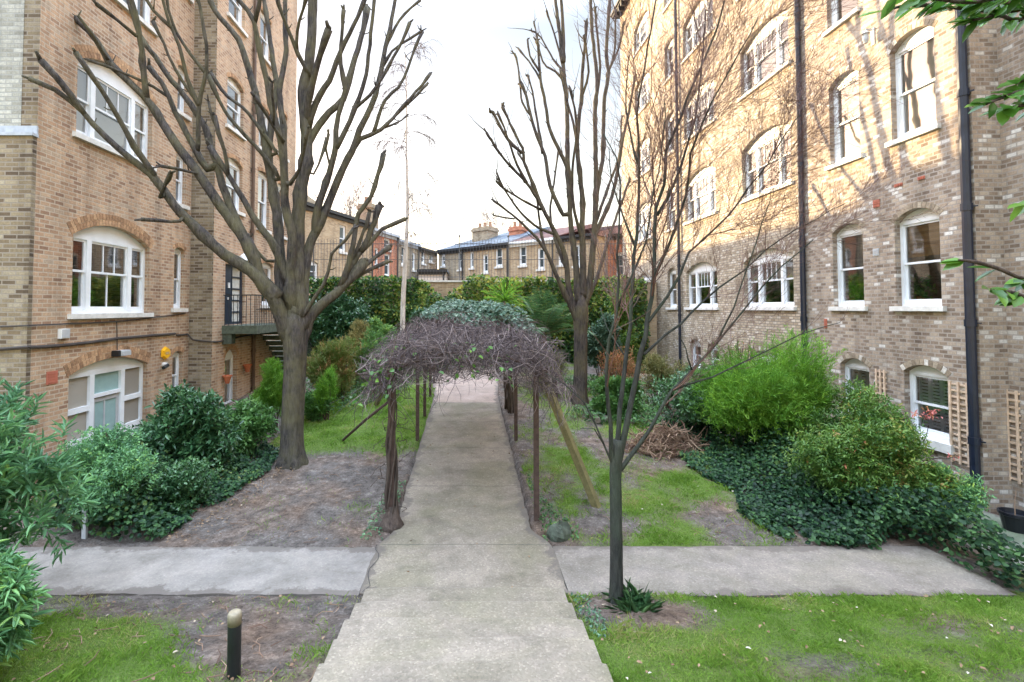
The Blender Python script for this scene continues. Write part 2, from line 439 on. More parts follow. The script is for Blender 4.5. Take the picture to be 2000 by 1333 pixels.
# ground colour from the amount of grass, as a vertex attribute
m, nt, b = newmat('garden_ground')
at = N(nt, 'ShaderNodeAttribute', attribute_name='grass')
geo = N(nt, 'ShaderNodeNewGeometry')
f1 = noise_n(nt, 5.0, 8, 0.75, geo.outputs['Position'])
f2 = noise_n(nt, 34.0, 5, 0.75, geo.outputs['Position'])
f3 = noise_n(nt, 0.8, 4, 0.6, geo.outputs['Position'])
so1 = ramp(nt, [(0.36, (0.055, 0.047, 0.042)), (0.45, (0.14, 0.120, 0.106)), (0.54, (0.225, 0.195, 0.175)), (0.64, (0.42, 0.375, 0.335))])
nt.links.new(math_n(nt, 'ADD', math_n(nt, 'MULTIPLY', f1, 0.6), math_n(nt, 'MULTIPLY', f2, 0.4)), so1.inputs[0])
warm = ramp(nt, [(0.45, (1, 1, 1)), (0.7, (1.25, 0.98, 0.78))]); nt.links.new(f3, warm.inputs[0])
soil = mixc(nt, 1.0, so1.outputs[0], warm.outputs[0], 'MULTIPLY')
gr = ramp(nt, [(0.3, (0.09, 0.15, 0.028)), (0.55, (0.16, 0.26, 0.045)), (0.75, (0.27, 0.30, 0.08))])
nt.links.new(f2, gr.inputs[0])
fac = math_n(nt, 'ADD', at.outputs['Fac'], math_n(nt, 'MULTIPLY', math_n(nt, 'SUBTRACT', f2, 0.5), 1.2))
fr = ramp(nt, [(0.35, (0, 0, 0)), (0.75, (0.9, 0.9, 0.9))]); nt.links.new(fac, fr.inputs[0])
nt.links.new(mixc(nt, fr.outputs[0], soil, gr.outputs[0]), b.inputs['Base Color'])
b.inputs['Roughness'].default_value = 0.95
b.inputs['Specular IOR Level'].default_value = 0.1
bump(nt, b, math_n(nt, 'ADD', f1, f2), 1.0, 0.06)
M['ground'] = m

PL, PR = -1.06, 0.90      # main path edges
CY0, CY1 = 5.50, 6.58     # cross path edges
CEND = 6.10
def under_path(x, y):
    if CY0 - 0.02 < y < CY1 + 0.02 and x < CEND: return True
    if y > 5 and y < 19.6 and PL - 0.02 < x < PR + 0.02: return True
    if -0.5 < y <= 5.52 and -1.16 < x < 1.06: return True
    return False
xs = np.unique(np.concatenate([np.array([-400, -200, -100, -60, -40, -25, -16, -12]), np.arange(-9, 9.01, 0.075), np.array([12, 16, 25, 40, 60, 100, 200, 400])]))
ys = np.unique(np.concatenate([np.array([-400, -200, -100, -50, -25, -12, -6, -3, -1]), np.arange(0, 9, 0.075), np.arange(9, 23, 0.15), np.array([25, 30, 40, 60, 100, 200, 500])]))
gv, gd = [], []
for yy in ys:
    for xx in xs:
        x, y = float(xx), float(yy)
        z = tz(x, y)
        if -9 < x < 9 and 0 < y < 22:
            z += 0.03 * fbm(x, y, 1.2) + 0.012 * fbm(x, y, 6)
            if under_path(x, y): z = tz(x, y) - 0.10
            gd.append(dens(x, y))
        else: gd.append(0.4)
        gv.append((x, y, z))
nx = len(xs)
gf = [(j * nx + i, j * nx + i + 1, (j + 1) * nx + i + 1, (j + 1) * nx + i) for j in range(len(ys) - 1) for i in range(nx - 1)]
me = bpy.data.meshes.new('ground'); me.from_pydata(gv, [], gf)
a_ = me.attributes.new('grass', 'FLOAT', 'POINT'); a_.data.foreach_set('value', gd)
me.polygons.foreach_set('use_smooth', [True] * len(gf))
me.materials.append(M['ground'])
tag(link(bpy.data.objects.new('ground', me)), kind='structure')

def concrete(name, lo, hi, green, speck=0.5, edge=True):
    m, nt, b = newmat(name)
    geo = N(nt, 'ShaderNodeNewGeometry'); p = geo.outputs['Position']
    f1 = noise_n(nt, 1.6, 7, 0.7, p); f2 = noise_n(nt, 0.9, 4, 0.6, p, 0.8)
    r = ramp(nt, [(0.3, lo), (0.7, hi)]); nt.links.new(f1, r.inputs[0])
    r2 = ramp(nt, [(0.42, (0, 0, 0)), (0.72, (0.75,) * 3)]); nt.links.new(f2, r2.inputs[0])
    c = mixc(nt, r2.outputs[0], r.outputs[0], green)
    mpn = N(nt, 'ShaderNodeMapping'); mpn.inputs['Scale'].default_value = (1, 1.25, 1); nt.links.new(p, mpn.inputs[0])
    st_ = ramp(nt, [(0.33, (0.68, 0.67, 0.64)), (0.48, (0.96, 0.96, 0.95)), (0.66, (1.14, 1.12, 1.10))]); nt.links.new(noise_n(nt, 1.7, 8, 0.75, mpn.outputs[0], 0.3), st_.inputs[0])
    c = mixc(nt, 1.0, c, st_.outputs[0], 'MULTIPLY')
    vo = N(nt, 'ShaderNodeTexVoronoi'); vo.inputs['Scale'].default_value = 62; nt.links.new(p, vo.inputs['Vector'])
    sp = N(nt, 'ShaderNodeSeparateXYZ'); nt.links.new(vo.outputs['Color'], sp.inputs[0])
    s1 = ramp(nt, [(0.0, (0.62,) * 3), (0.35, (0.9,) * 3), (0.8, (1.05,) * 3), (0.94, (1.35,) * 3), (1, (1.7,) * 3)]); nt.links.new(sp.outputs[0], s1.inputs[0])
    c = mixc(nt, speck, c, mixc(nt, 1.0, c, s1.outputs[0], 'MULTIPLY'))
    if edge:      # soil trodden over the rims, and dark joints across the slab
        ea = N(nt, 'ShaderNodeAttribute', attribute_name='edge')
        rim = math_n(nt, 'SUBTRACT', math_n(nt, 'ADD', 0.02, math_n(nt, 'MULTIPLY', math_n(nt, 'SUBTRACT', noise_n(nt, 3.5, 6, 0.75, p), 0.42), 0.75)), ea.outputs['Fac'])
        rr = ramp(nt, [(0.47, (0, 0, 0)), (0.53, (0.8, 0.8, 0.8))]); nt.links.new(math_n(nt, 'ADD', rim, 0.5), rr.inputs[0])
        c = mixc(nt, rr.outputs[0], c, (0.12, 0.10, 0.085))
        spx = N(nt, 'ShaderNodeSeparateXYZ'); nt.links.new(p, spx.inputs[0])
        yy = math_n(nt, 'ADD', spx.outputs[1], math_n(nt, 'MULTIPLY', noise_n(nt, 2.0, 3, 0.6, p), 0.10))
        fr_ = math_n(nt, 'FRACT', math_n(nt, 'DIVIDE', math_n(nt, 'SUBTRACT', yy, 6.66), 1.9))
        jn = math_n(nt, 'LESS_THAN', fr_, 0.011)
        c = mixc(nt, math_n(nt, 'MULTIPLY', jn, 0.6), c, (0.07, 0.065, 0.05))
    nt.links.new(c, b.inputs['Base Color']); b.inputs['Roughness'].default_value = 0.92
    f4 = noise_n(nt, 60, 4, 0.7, p)
    bump(nt, b, math_n(nt, 'ADD', f4, math_n(nt, 'MULTIPLY', f1, 0.6)), 0.5, 0.008)
    return m
M['path'] = concrete('path_concrete', (0.168, 0.142, 0.110), (0.300, 0.252, 0.200), (0.170, 0.155, 0.095))
M['steps'] = concrete('step_concrete', (0.168, 0.142, 0.110), (0.300, 0.252, 0.200), (0.170, 0.155, 0.095), 0.5, False)
M['path_pale'] = concrete('pale_concrete', (0.175, 0.155, 0.135), (0.305, 0.272, 0.242), (0.21, 0.19, 0.175), 0.25)
M['path_brown'] = concrete('brown_concrete', (0.165, 0.143, 0.122), (0.265, 0.23, 0.198), (0.175, 0.158, 0.115))
M['path_side'] = concrete('mossy_concrete', (0.16, 0.17, 0.14), (0.26, 0.26, 0.22), (0.12, 0.16, 0.09), 0.3)

def slab(name, rows, mat, thick=0.14, K=26, jit=0.0, ends=False):
    """rows: list of (y, x0, x1, z); a slab with real edges"""
    mb = MB(); ed = []; ya_, yb_ = rows[0][0], rows[-1][0]
    for ri, (y, x0, x1, z) in enumerate(rows):
        for k in range(K + 1):
            t = k / K
            xx_ = x0 + (x1 - x0) * t; je = jit * (fbm(xx_, ri * 0.31, 1.4) + 0.6 * fbm(xx_, ri * 0.31 + 5, 7.0)) if ri in (0, len(rows) - 1) else 0.0
            ed.append(min(y - ya_, yb_ - y) if ends else min(xx_ - x0, x1 - xx_))
            mb.v.append((xx_, y + je, z + 0.006 * fbm(x0 + (x1 - x0) * t, y, 1.5)))
    n = len(rows)
    for i in range(n - 1):
        for k in range(K):
            q = i * (K + 1) + k
            mb.face((q, q + 1, q + K + 2, q + K + 1))
    def edge(ids):
        for a, c in zip(ids[:-1], ids[1:]):
            va, vc = mb.v[a], mb.v[c]; k = len(mb.v)
            mb.v += [(va[0], va[1], va[2] - thick), (vc[0], vc[1], vc[2] - thick)]
            mb.face((a, k, k + 1, c))
    edge([i * (K + 1) for i in range(n)][::-1]); edge([i * (K + 1) + K for i in range(n)])
    edge(list(range(K + 1))); edge(list(range((n - 1) * (K + 1), n * (K + 1)))[::-1])
    o = mb.build(name, mat); ed += [0.3] * (len(mb.v) - len(ed))
    ea = o.data.attributes.new('edge', 'FLOAT', 'POINT'); ea.data.foreach_set('value', ed)
    return tag(o, kind='structure')
JL = -1.22     # joint between the middle slab and the pale left cross path
rows = []
y = CY0
while y < 19.4:
    x0, x1 = PL, PR
    if y < CY1 + 0.55:
        t = sstep(CY1 + 0.55, CY1 - 0.05, y)
        x0 = PL + (JL - PL) * t; x1 = PR + 0.22 * t
    if y > 15: x0 -= 0.10 * (y - 15); x1 += 0.07 * (y - 15)
    x0 += 0.02 * fbm(3, y, 3) + 0.016 * fbm(5, y, 9); x1 += 0.02 * fbm(8, y, 3) + 0.016 * fbm(2, y, 9)
    if y < CY1: x0 = JL + 0.03 * fbm(1, y, 3.0)
    rows.append((y, x0, x1, tz(0, y) + 0.02)); y += 0.09
slab('path', [r_ for r_ in rows if r_[0] < 14.3], M['path'])
M['path_pink'] = concrete('pinkish_concrete', (0.27, 0.20, 0.165), (0.40, 0.31, 0.265), (0.30, 0.235, 0.19), 0.3)
slab('path', [(r_[0], r_[1], r_[2], r_[3] - .004) for r_ in rows if r_[0] > 14.2], M['path_pink'])
rows = [(CY0 + 0.03 * fbm(7, 1, 2) + t * (CY1 - CY0 - 0.02), -9.0, JL + 0.03 * fbm(1, CY0 + t * 1.08, 3.0) - 0.006, 0.012) for t in np.linspace(0, 1, 13)]
slab('path', rows, M['path_pale'], K=150, jit=0.04, ends=True)
rows = [(CY0 - 0.03 + t * (CY1 - CY0 + 0.03), 1.125, CEND, 0.016) for t in np.linspace(0, 1, 13)]
slab('path', rows, M['path_brown'], 0.3, K=100, jit=0.02, ends=True)
rows = [(y, 7.0, 8.62 if y < 8.0 else 8.48, -0.12) for y in np.arange(1.0, 25, 0.5)]
slab('side_path', rows, M['path_side'])

# steps descending from the terrace under the camera
mb = MB()
for i in range(1, 14):
    y1 = 5.48 - 0.42 * (i - 1); y0 = y1 - (0.43 if i < 13 else 3.0); z = 0.1 * i + 0.015
    e = [(-1.14, y0), (1.05, y0), (1.05, y1), (-1.14, y1)]
    xl = -1.14 + rnd.uniform(-0.015, 0.015); xr = 1.05 + rnd.uniform(-0.015, 0.015)
    K = 14
    # rounded, slightly worn nosing
    prof = [(y0, z), (y1 - 0.05, z), (y1 - 0.018, z - 0.006), (y1 - 0.003, z - 0.022), (y1 - 0.012, z - 0.17)]
    k0 = len(mb.v)
    for k in range(K + 1):
        x = xl + (xr - xl) * k / K
        wv = 0.012 * fbm(x, i * 3.1, 2.0)
        if k in (0, K): wv -= 0.035
        elif k in (1, K - 1): wv -= 0.008
        for (yy, zz) in prof: mb.v.append((x, yy + (wv if yy > y0 else 0), zz))
    for k in range(K):
        for q in range(4):
            a = k0 + k * 5 + q
            mb.face((a, a + 5, a + 6, a + 1), 1 if q in (1, 2) else 0)
    for k, sgn in ((0, 1), (K, -1)):
        a = [k0 + k * 5 + q for q in range(5)]
        bse = len(mb.v); mb.v.append((xl if k == 0 else xr, y0, z - 0.3))
        mb.face((a + [bse]) if sgn == 1 else list(reversed(a + [bse])))
M['nosing'] = concrete('worn_nosing', (0.178, 0.151, 0.118), (0.312, 0.263, 0.21), (0.18, 0.165, 0.104), 0.5, False)
tag(mb.build('steps', [M['steps'], M['nosing']]), kind='structure')
# hairline crack where the middle slab meets the pale path
mb = MB()
pts = []
for k in range(10):
    y = CY0 + 0.02 + k * (CY1 - CY0) / 9
    pts.append((JL + 0.04 + 0.05 * math.sin(k * 1.3) + 0.02 * rnd.uniform(-1, 1), y))
for (xa, ya), (xb, yb) in zip(pts[:-1], pts[1:]):
    z = tz(0, ya) + 0.0275
    mb.quad((xa - 0.004, ya, z), (xa + 0.004, ya, z), (xb + 0.004, yb, z), (xb - 0.004, yb, z))
tag(mb.build('path_crack', M['dark']), kind='structure')

# ------------------------------------------------------------ leaf and blade meshes
def leaf_obj(name, P, D, Nn, L, Wd, mat, parent=None, tint=None, fold=0.18, droop=0.12):
    P = np.asarray(P, float); n = len(P)
    D = np.asarray(D, float); D = D / (np.linalg.norm(D, axis=1, keepdims=True) + 1e-9)
    Nn = np.asarray(Nn, float); S = np.cross(D, Nn); S /= (np.linalg.norm(S, axis=1, keepdims=True) + 1e-9)
    U = np.cross(S, D)
    L = np.broadcast_to(np.asarray(L, float), (n,))[:, None]; Wd = np.broadcast_to(np.asarray(Wd, float), (n,))[:, None]
    V = np.empty((n, 6, 3))
    V[:, 0] = P
    V[:, 1] = P + D * L * 0.32 + S * Wd * 0.48 + U * Wd * fold
    V[:, 2] = P + D * L * 0.70 + S * Wd * 0.36 + U * (Wd * fold - L * droop * 0.4)
    V[:, 3] = P + D * L - U * L * droop
    V[:, 4] = P + D * L * 0.70 - S * Wd * 0.36 + U * (Wd * fold - L * droop * 0.4)
    V[:, 5] = P + D * L * 0.32 - S * Wd * 0.48 + U * Wd * fold
    me = bpy.data.meshes.new(name)
    me.vertices.add(n * 6); me.vertices.foreach_set('co', V.reshape(-1))
    base = (np.arange(n) * 6)[:, None]
    F = np.concatenate([base + np.array([[0, 1, 2, 3]]), base + np.array([[0, 3, 4, 5]])], axis=1).reshape(-1)
    me.loops.add(n * 8); me.loops.foreach_set('vertex_index', F.astype(np.int32))
    me.polygons.add(n * 2); me.polygons.foreach_set('loop_start', (np.arange(n * 2) * 4).astype(np.int32))
    tint = nr.rand(n) if tint is None else np.asarray(tint)
    me.update(calc_edges=True)
    at = me.attributes.new('tint', 'FLOAT', 'FACE'); at.data.foreach_set('value', np.repeat(np.clip(tint, 0, 1), 2))
    me.materials.append(mat)
    return link(bpy.data.objects.new(name, me), parent)
def unit(a): return a / (np.linalg.norm(a, axis=-1, keepdims=True) + 1e-9)
def twig_leaves(tips, dirs, tl, k, spread=0.9, up=0.25, curve=0.0):
    """k leaves along each twig; returns P, D, N, twig index"""
    n = len(tips); dirs = unit(dirs)
    t = (np.arange(k) + nr.rand(n, k)) / k
    tl = np.broadcast_to(np.asarray(tl, float), (n,))
    pos = tips[:, None, :] - dirs[:, None, :] * ((1 - t) * tl[:, None])[..., None]
    side = unit(np.cross(dirs, nr.randn(n, 3)))
    side2 = np.cross(dirs, side)
    ang = (np.arange(k)[None, :] * 2.4 + nr.rand(n, 1) * 6.28)
    rad = side[:, None] * np.cos(ang)[..., None] + side2[:, None] * np.sin(ang)[..., None]
    D = unit(dirs[:, None, :] * (1 - 0.55 * spread) + rad * spread + np.array([0, 0, up]) + nr.randn(n, k, 3) * 0.22)
    Nn = unit(np.array([0, 0, 1.0]) + 0.45 * rad + nr.randn(n, k, 3) * 0.35)
    idx = np.repeat(np.arange(n), k)
    return pos.reshape(-1, 3), D.reshape(-1, 3), Nn.reshape(-1, 3), idx
LEAF = {
 'mid': leaf_mat('leaf_mid_green', [(0, (0.040, 0.100, 0.032)), (0.5, (0.090, 0.208, 0.054)), (0.85, (0.162, 0.324, 0.082)), (1, (0.342, 0.486, 0.108))]),
 'near': leaf_mat('leaf_willowy', [(0, (0.062, 0.154, 0.082)), (0.45, (0.134, 0.299, 0.134)), (0.8, (0.228, 0.455, 0.154)), (1, (0.516, 0.680, 0.123))], 0.4),
 'dark': leaf_mat('leaf_dark_glossy', [(0, (0.022, 0.066, 0.030)), (0.6, (0.053, 0.140, 0.056)), (1, (0.131, 0.263, 0.094))], 0.3, 0.2, 0.6),
 'ivy': leaf_mat('leaf_ivy', [(0, (0.010, 0.028, 0.018)), (0.5, (0.030, 0.080, 0.032)), (0.82, (0.07, 0.155, 0.05)), (0.93, (0.15, 0.22, 0.06)), (1, (0.30, 0.28, 0.10))], 0.45, 0.2, 0.2),
 'bright': leaf_mat('leaf_bright_feathery', [(0, (0.059, 0.150, 0.020)), (0.5, (0.142, 0.334, 0.037)), (1, (0.334, 0.568, 0.067))], 0.6, 0.35),
 'yellow': leaf_mat('leaf_yellow_green', [(0, (0.025, 0.075, 0.02)), (0.4, (0.07, 0.16, 0.03)), (0.75, (0.22, 0.32, 0.05)), (1, (0.50, 0.46, 0.10))], 0.5, 0.35),
 'red': leaf_mat('leaf_reddish', [(0, (0.081, 0.161, 0.032)), (0.45, (0.177, 0.241, 0.056)), (0.75, (0.322, 0.209, 0.081)), (1, (0.483, 0.193, 0.097))], 0.6, 0.3),
 'nandina': leaf_mat('leaf_nandina', [(0, (0.028, 0.084, 0.022)), (0.5, (0.078, 0.183, 0.037)), (0.84, (0.183, 0.309, 0.056)), (0.93, (0.365, 0.365, 0.084)), (1, (0.449, 0.183, 0.084))], 0.45, 0.3),
 'scarlet': leaf_mat('leaf_scarlet', [(0, (0.60, 0.16, 0.14)), (0.7, (0.72, 0.27, 0.24)), (1, (0.55, 0.28, 0.07))], 0.5, 0.3),
 'frost': leaf_mat('leaf_grey_green', [(0, (0.035, 0.085, 0.05)), (0.6, (0.085, 0.155, 0.10)), (1, (0.22, 0.30, 0.20))], 0.55, 0.2, 0.3),
 'olive': leaf_mat('leaf_olive', [(0, (0.084, 0.101, 0.034)), (0.6, (0.202, 0.202, 0.067)), (1, (0.420, 0.336, 0.134))], 0.6, 0.3),
 'palm': leaf_mat('leaf_palm', [(0, (0.048, 0.120, 0.048)), (0.6, (0.096, 0.224, 0.080)), (1, (0.208, 0.320, 0.112))], 0.45, 0.2),
 'camellia': leaf_mat('leaf_camellia', [(0, (0.039, 0.111, 0.016)), (0.6, (0.078, 0.208, 0.026)), (1, (0.156, 0.312, 0.039))], 0.35, 0.35, 0.5),
 'grass': leaf_mat('grass_blade', [(0, (0.11, 0.20, 0.03)), (0.5, (0.19, 0.34, 0.05)), (0.8, (0.29, 0.42, 0.08)), (1, (0.42, 0.40, 0.17))], 0.6, 0.4, 0.15),
 'litter': tint_mat('fallen_leaf', [(0, (0.14, 0.08, 0.045)), (0.72, (0.30, 0.20, 0.12)), (0.84, (0.42, 0.36, 0.27)), (1, (0.66, 0.64, 0.57))], 0.8),
}
def lump_dirs(n, lobes=9, amp=0.30, up=-0.15):
    d = unit(nr.randn(n * 2, 3)); d = d[d[:, 2] > up][:n]
    lb = unit(nr.randn(lobes, 3) + np.array([0, 0, 0.4]))
    dot = np.clip(d @ lb.T, 0, 1) ** 7
    return d, 1 - amp + amp * 1.25 * dot.max(axis=1)
def shrub(name, label, cat, c, size, ntw, k, L, Wd, mat, tl=0.3, spread=0.9, up=0.25, group=None, inner=0.5, lobes=9, amp=0.3, stem='timber_dark', tclump=0.5, stems=9, droop=0.12, tbias=0.0):
    """c: base centre on the ground; size: half widths and height"""
    c = np.array([c[0], c[1], tz(c[0], c[1]) if len(c) < 3 else c[2]], float)
    rx, ry, h = size
    root = thing(name, label, cat, tuple(c), group)
    nl = max(5, lobes)
    lc = unit(nr.randn(nl, 3)) * (0.30 + 0.42 * nr.rand(nl, 1)) * np.array([1, 1, 1.0])
    lc[0] = 0; lrad = 0.30 + amp * 0.55 * nr.rand(nl); lrad[0] = 0.62
    which = nr.randint(0, nl, ntw)
    d = unit(nr.randn(ntw, 3) + np.array([0, -0.15, 0.35]))
    r = inner + (1 - inner) * nr.rand(ntw) ** 0.6
    r = r * np.where(nr.rand(ntw) < 0.10, 1.0 + 0.35 * nr.rand(ntw), 1.0)
    pt = lc[which] + d * (r * lrad[which])[:, None]
    tips = pt * np.array([rx, ry, h * 0.52]) + np.array([0, 0, h * 0.46])
    tips[:, 2] = np.maximum(tips[:, 2], 0.03)
    d = unit(d + 0.5 * lc[which])
    dirs = unit(d * np.array([1, 1, 0.8]) + np.array([0, 0, 0.45]) + nr.randn(ntw, 3) * 0.45)
    P, D, Nn, idx = twig_leaves(tips, dirs, tl * (0.6 + 0.8 * nr.rand(ntw)), k, spread, up)
    ct = 0.6 * nr.rand(ntw) + 0.4 * nr.rand(nl)[which]
    tint = tclump * ct[idx] + (1 - tclump) * nr.rand(len(P)) + tbias
    leaf_obj('foliage', P, D, Nn, L * (0.6 + 0.7 * nr.rand(len(P))), Wd * (0.7 + 0.6 * nr.rand(len(P))), mat, root, tint, droop=droop)
    mb = MB()
    for i in range(stems):
        tip = Vector(tips[rnd.randrange(ntw)]); b0 = Vector((rnd.uniform(-.25, .25) * rx, rnd.uniform(-.25, .25) * ry, -0.05))
        mid = b0.lerp(tip, 0.5) + Vector((rnd.uniform(-.1, .1), rnd.uniform(-.1, .1), 0.12 * h))
        pts = [b0.lerp(mid, t).lerp(mid.lerp(tip, t), t) for t in (0, .25, .5, .75, 1)]
        mb.tube(pts, [0.018 * (1 - 0.75 * t) for t in (0, .25, .5, .75, 1)], 5)
    mb.build('stem', M[stem], root)
    return root
# ------------------------------------------------------------ buildings
def arc_pts(u0, u1, vs, rise, n=12):
    """points of a segmental arch from (u0,vs) over the crown to (u1,vs)"""
    if rise <= 0.001: return [(u0, vs), (u1, vs)]
    w = (u1 - u0) / 2; r = (w * w + rise * rise) / (2 * rise); cx = (u0 + u1) / 2; cz = vs + rise - r
    a = math.asin(min(1, w / r))
    return [(cx + r * math.sin(-a + 2 * a * i / n), cz + r * math.cos(-a + 2 * a * i / n)) for i in range(n + 1)]
def facade(root, origin, ang, length, z0, z1, ops, mats, depth=0.17, name='wall', vous=True):
    """wall in its own frame: x along, outside towards -y, z up; mats = [brick, voussoir brick, reveal]"""
    mb = MB()
    us = sorted({0.0, length} | {o[0] for o in ops} | {o[1] for o in ops})
    vs = sorted({z0, z1} | {o[2] for o in ops} | {o[3] for o in ops})
    for i in range(len(us) - 1):
        run = None
        for j in range(len(vs) - 1):
            um, vm = (us[i] + us[i + 1]) / 2, (vs[j] + vs[j + 1]) / 2
            inside = any(o[0] < um < o[1] and o[2] < vm < o[3] for o in ops)
            if not inside:
                run = [vs[j], vs[j + 1]] if run is None else [run[0], vs[j + 1]]
            if (inside or j == len(vs) - 2) and run is not None:
                a, c = run
                mb.quad((us[i], 0, a), (us[i + 1], 0, a), (us[i + 1], 0, c), (us[i], 0, c)); run = None
    for (u0, u1, v0, v1, rise) in ops:
        sp = v1 - rise; arc = arc_pts(u0, u1, sp, rise)
        if rise > 0.001:
            for (a, za), (c, zc) in zip(arc[:-1], arc[1:]):
                mb.quad((a, 0, za), (c, 0, zc), (c, 0, v1), (a, 0, v1))
        for (a, za), (c, zc) in zip(arc[:-1], arc[1:]):
            mb.quad((a, 0, za), (a, depth, za), (c, depth, zc), (c, 0, zc), 0)
        mb.quad((u0, 0, v0), (u0, depth, v0), (u0, depth, sp), (u0, 0, sp), 0)
        mb.quad((u1, 0, v0), (u1, 0, sp), (u1, depth, sp), (u1, depth, v0), 0)
        mb.quad((u0, 0, v0), (u1, 0, v0), (u1, depth, v0), (u0, depth, v0), 0)
        if vous:
            # ring of bricks on edge round the arch, standing 4 mm proud
            w = (u1 - u0) / 2; rs = max(rise, 0.03); r = (w * w + rs * rs) / (2 * rs); cx = (u0 + u1) / 2; cz = sp + rs - r
            a = math.asin(min(1, w / r)) * 1.04
            for ring in range(2 if (u1 - u0) > 1.2 else 1):
                ri = r + 0.006 + ring * 0.118; ro = ri + 0.108
                nb = max(6, int(2 * a * ri / 0.078))
                for q in range(nb):
                    a0 = -a + 2 * a * (q + 0.07) / nb; a1 = -a + 2 * a * (q + 0.93) / nb
                    pl = [(cx + ri * math.sin(a0), cz + ri * math.cos(a0)), (cx + ri * math.sin(a1), cz + ri * math.cos(a1)),
                          (cx + ro * math.sin(a1), cz + ro * math.cos(a1)), (cx + ro * math.sin(a0), cz + ro * math.cos(a0))]
                    mb.prism(pl, -0.006, 0.02, 1)
    o = mb.build(name, mats, root)
    o.location = Vector(origin) - root.location; o.rotation_euler = (0, 0, ang)
    return o

def window(root, origin, ang, op, cols=(0, 1), rail=0.5, bars_top=None, bars_bot=None, frame='white', blind=None, sill=True, depth=0.11, trans=None, panes='glass', tymp=True, fw=0.055, door_col=None, curtain=False, sillh=0.09, horn=True):
    u0, u1, v0, v1, rise = op
    wloc = Vector(origin) - root.location + Matrix.Rotation(ang, 3, 'Z') @ Vector((u0, 0, v0))
    w = u1 - u0; h = v1 - v0 - rise; d = depth
    mb = MB()
    mb.box(0.0, fw, d, d + .09, 0, h); mb.box(w - fw, w, d, d + .09, 0, h)
    mb.box(fw, w - fw, d, d + .09, 0, fw * 1.3)
    hd = fw
    mb.box(fw, w - fw, d, d + .09, h - hd, h)
    if rise > 0.001:
        arc = arc_pts(0, w, h, rise)
        mb.prism([(0, h - 0.002)] + [(w, h - 0.002)] + list(reversed(arc[1:-1])), d + .012, d + .07)
    xs_ = [c * w for c in cols]
    for c in xs_[1:-1]:
        mb.box(c - .055, c + .055, d - .008, d + .095, fw, h - hd)
    pane = MB(); bl = MB(); cu = MB()
    for i in range(len(xs_) - 1):
        a = xs_[i] + (.055 if i > 0 else fw); c = xs_[i + 1] - (.055 if i < len(xs_) - 2 else fw)
        zb, zt = fw * 1.3, h - hd
        zr = zb + (zt - zb) * rail
        st = 0.042
        # lower sash sits behind the upper one
        for (p, q, yy) in ((zb, zr + .02, d + .05), (zr - .02, zt, d + .022)):
            mb.box(a, a + st, yy, yy + .035, p, q); mb.box(c - st, c, yy, yy + .035, p, q)
            mb.box(a + st, c - st, yy, yy + .035, p, p + st * (1.6 if p == zb else 1.0)); mb.box(a + st, c - st, yy, yy + .035, q - st, q)
            nb = ((bars_top or {}) if p != zb else (bars_bot or {})).get(i, 0)
            for k in range(nb):
                x = a + st + (c - a - 2 * st) * (k + 1) / (nb + 1)
                mb.box(x - .011, x + .011, yy + .003, yy + .032, p + st, q - st)
            pane.quad((a + st, yy + .018, p + st), (c - st, yy + .018, p + st), (c - st, yy + .018, q - st), (a + st, yy + .018, q - st))
        if trans and i in trans:
            mb.box(a, c, d, d + .08, h * trans[i] - .03, h * trans[i] + .03)
        if blind:
            kind, frac = blind
            zt2 = h - hd; zb2 = zt2 - (zt2 - zb) * frac
            n = 1 if kind == 'blind_white' else max(4, int((zt2 - zb2) / 0.05))
            for k in range(n):
                bl.box(a + .005, c - .005, d + .092, d + .10, zb2 + (zt2 - zb2) * k / n, zb2 + (zt2 - zb2) * (k + (1 if n == 1 else .94)) / n)
        if curtain:
            nn = 10
            for sgn, xa in ((1, a), (-1, c)):
                for k in range(nn):
                    x = xa + sgn * 0.16 * k / nn; x2 = xa + sgn * 0.16 * (k + 1) / nn
                    y1 = d + .17 + .02 * (k % 2); y2 = d + .17 + .02 * ((k + 1) % 2)
                    cu.quad((x, y1, zb), (x2, y2, zb), (x2, y2, h), (x, y1, h))
    o = mb.build('window', M[frame], root, loc=wloc, rotz=ang)
    pane.build('pane', M[panes], o)
    if bl.v: bl.build('blind', M[blind[0]], o)
    if cu.v: cu.build('curtain', M['curtain'], o)
    if sill:
        sb = MB()
        sb.prism([(-0.09, -sillh), (w + .09, -sillh), (w + .09, 0.004), (-0.09, 0.004)], -0.07, d + .02)
        sb.build('sill', M['sill'], o)
    return o
def shell(root, x0, x1, y0, y1, z0, z1, mat, skip=(), name='wall', roof=True):
    """the other sides of a block and its flat roof, in world coordinates"""
    mb = MB(); L = root.location
    a = [(x0, y0), (x1, y0), (x1, y1), (x0, y1)]
    for i, s in enumerate(('S', 'E', 'N', 'W')):
        if s in skip: continue
        (p, q), (r, t) = a[i], a[(i + 1) % 4]
        mb.quad((p, q, z0), (r, t, z0), (r, t, z1), (p, q, z1))
    if roof: mb.quad((x0, y0, z1), (x1, y0, z1), (x1, y1, z1), (x0, y1, z1))
    o = mb.build(name, mat, root); o.location = -L
    return o
def pipe(root, pts, r, mat, name='downpipe', clips=None):
    mb = MB(); L = root.location
    mb.tube([Vector(p) - L for p in pts], r, 10)
    p0, p1 = Vector(pts[0]), Vector(pts[-1])
    if clips:
        n = max(2, int((p1 - p0).length / 1.8))
        for k in range(n):
            p = p0.lerp(p1, (k + 0.5) / n) - L
            mb.tube([p - Vector((0, 0, .06)), p + Vector((0, 0, .06))], r * 1.22, 10)
            q = p + Vector(clips)
            mb.bar(p, q, 0.03, 0.02)
    return mb.build(name, M[mat], root)

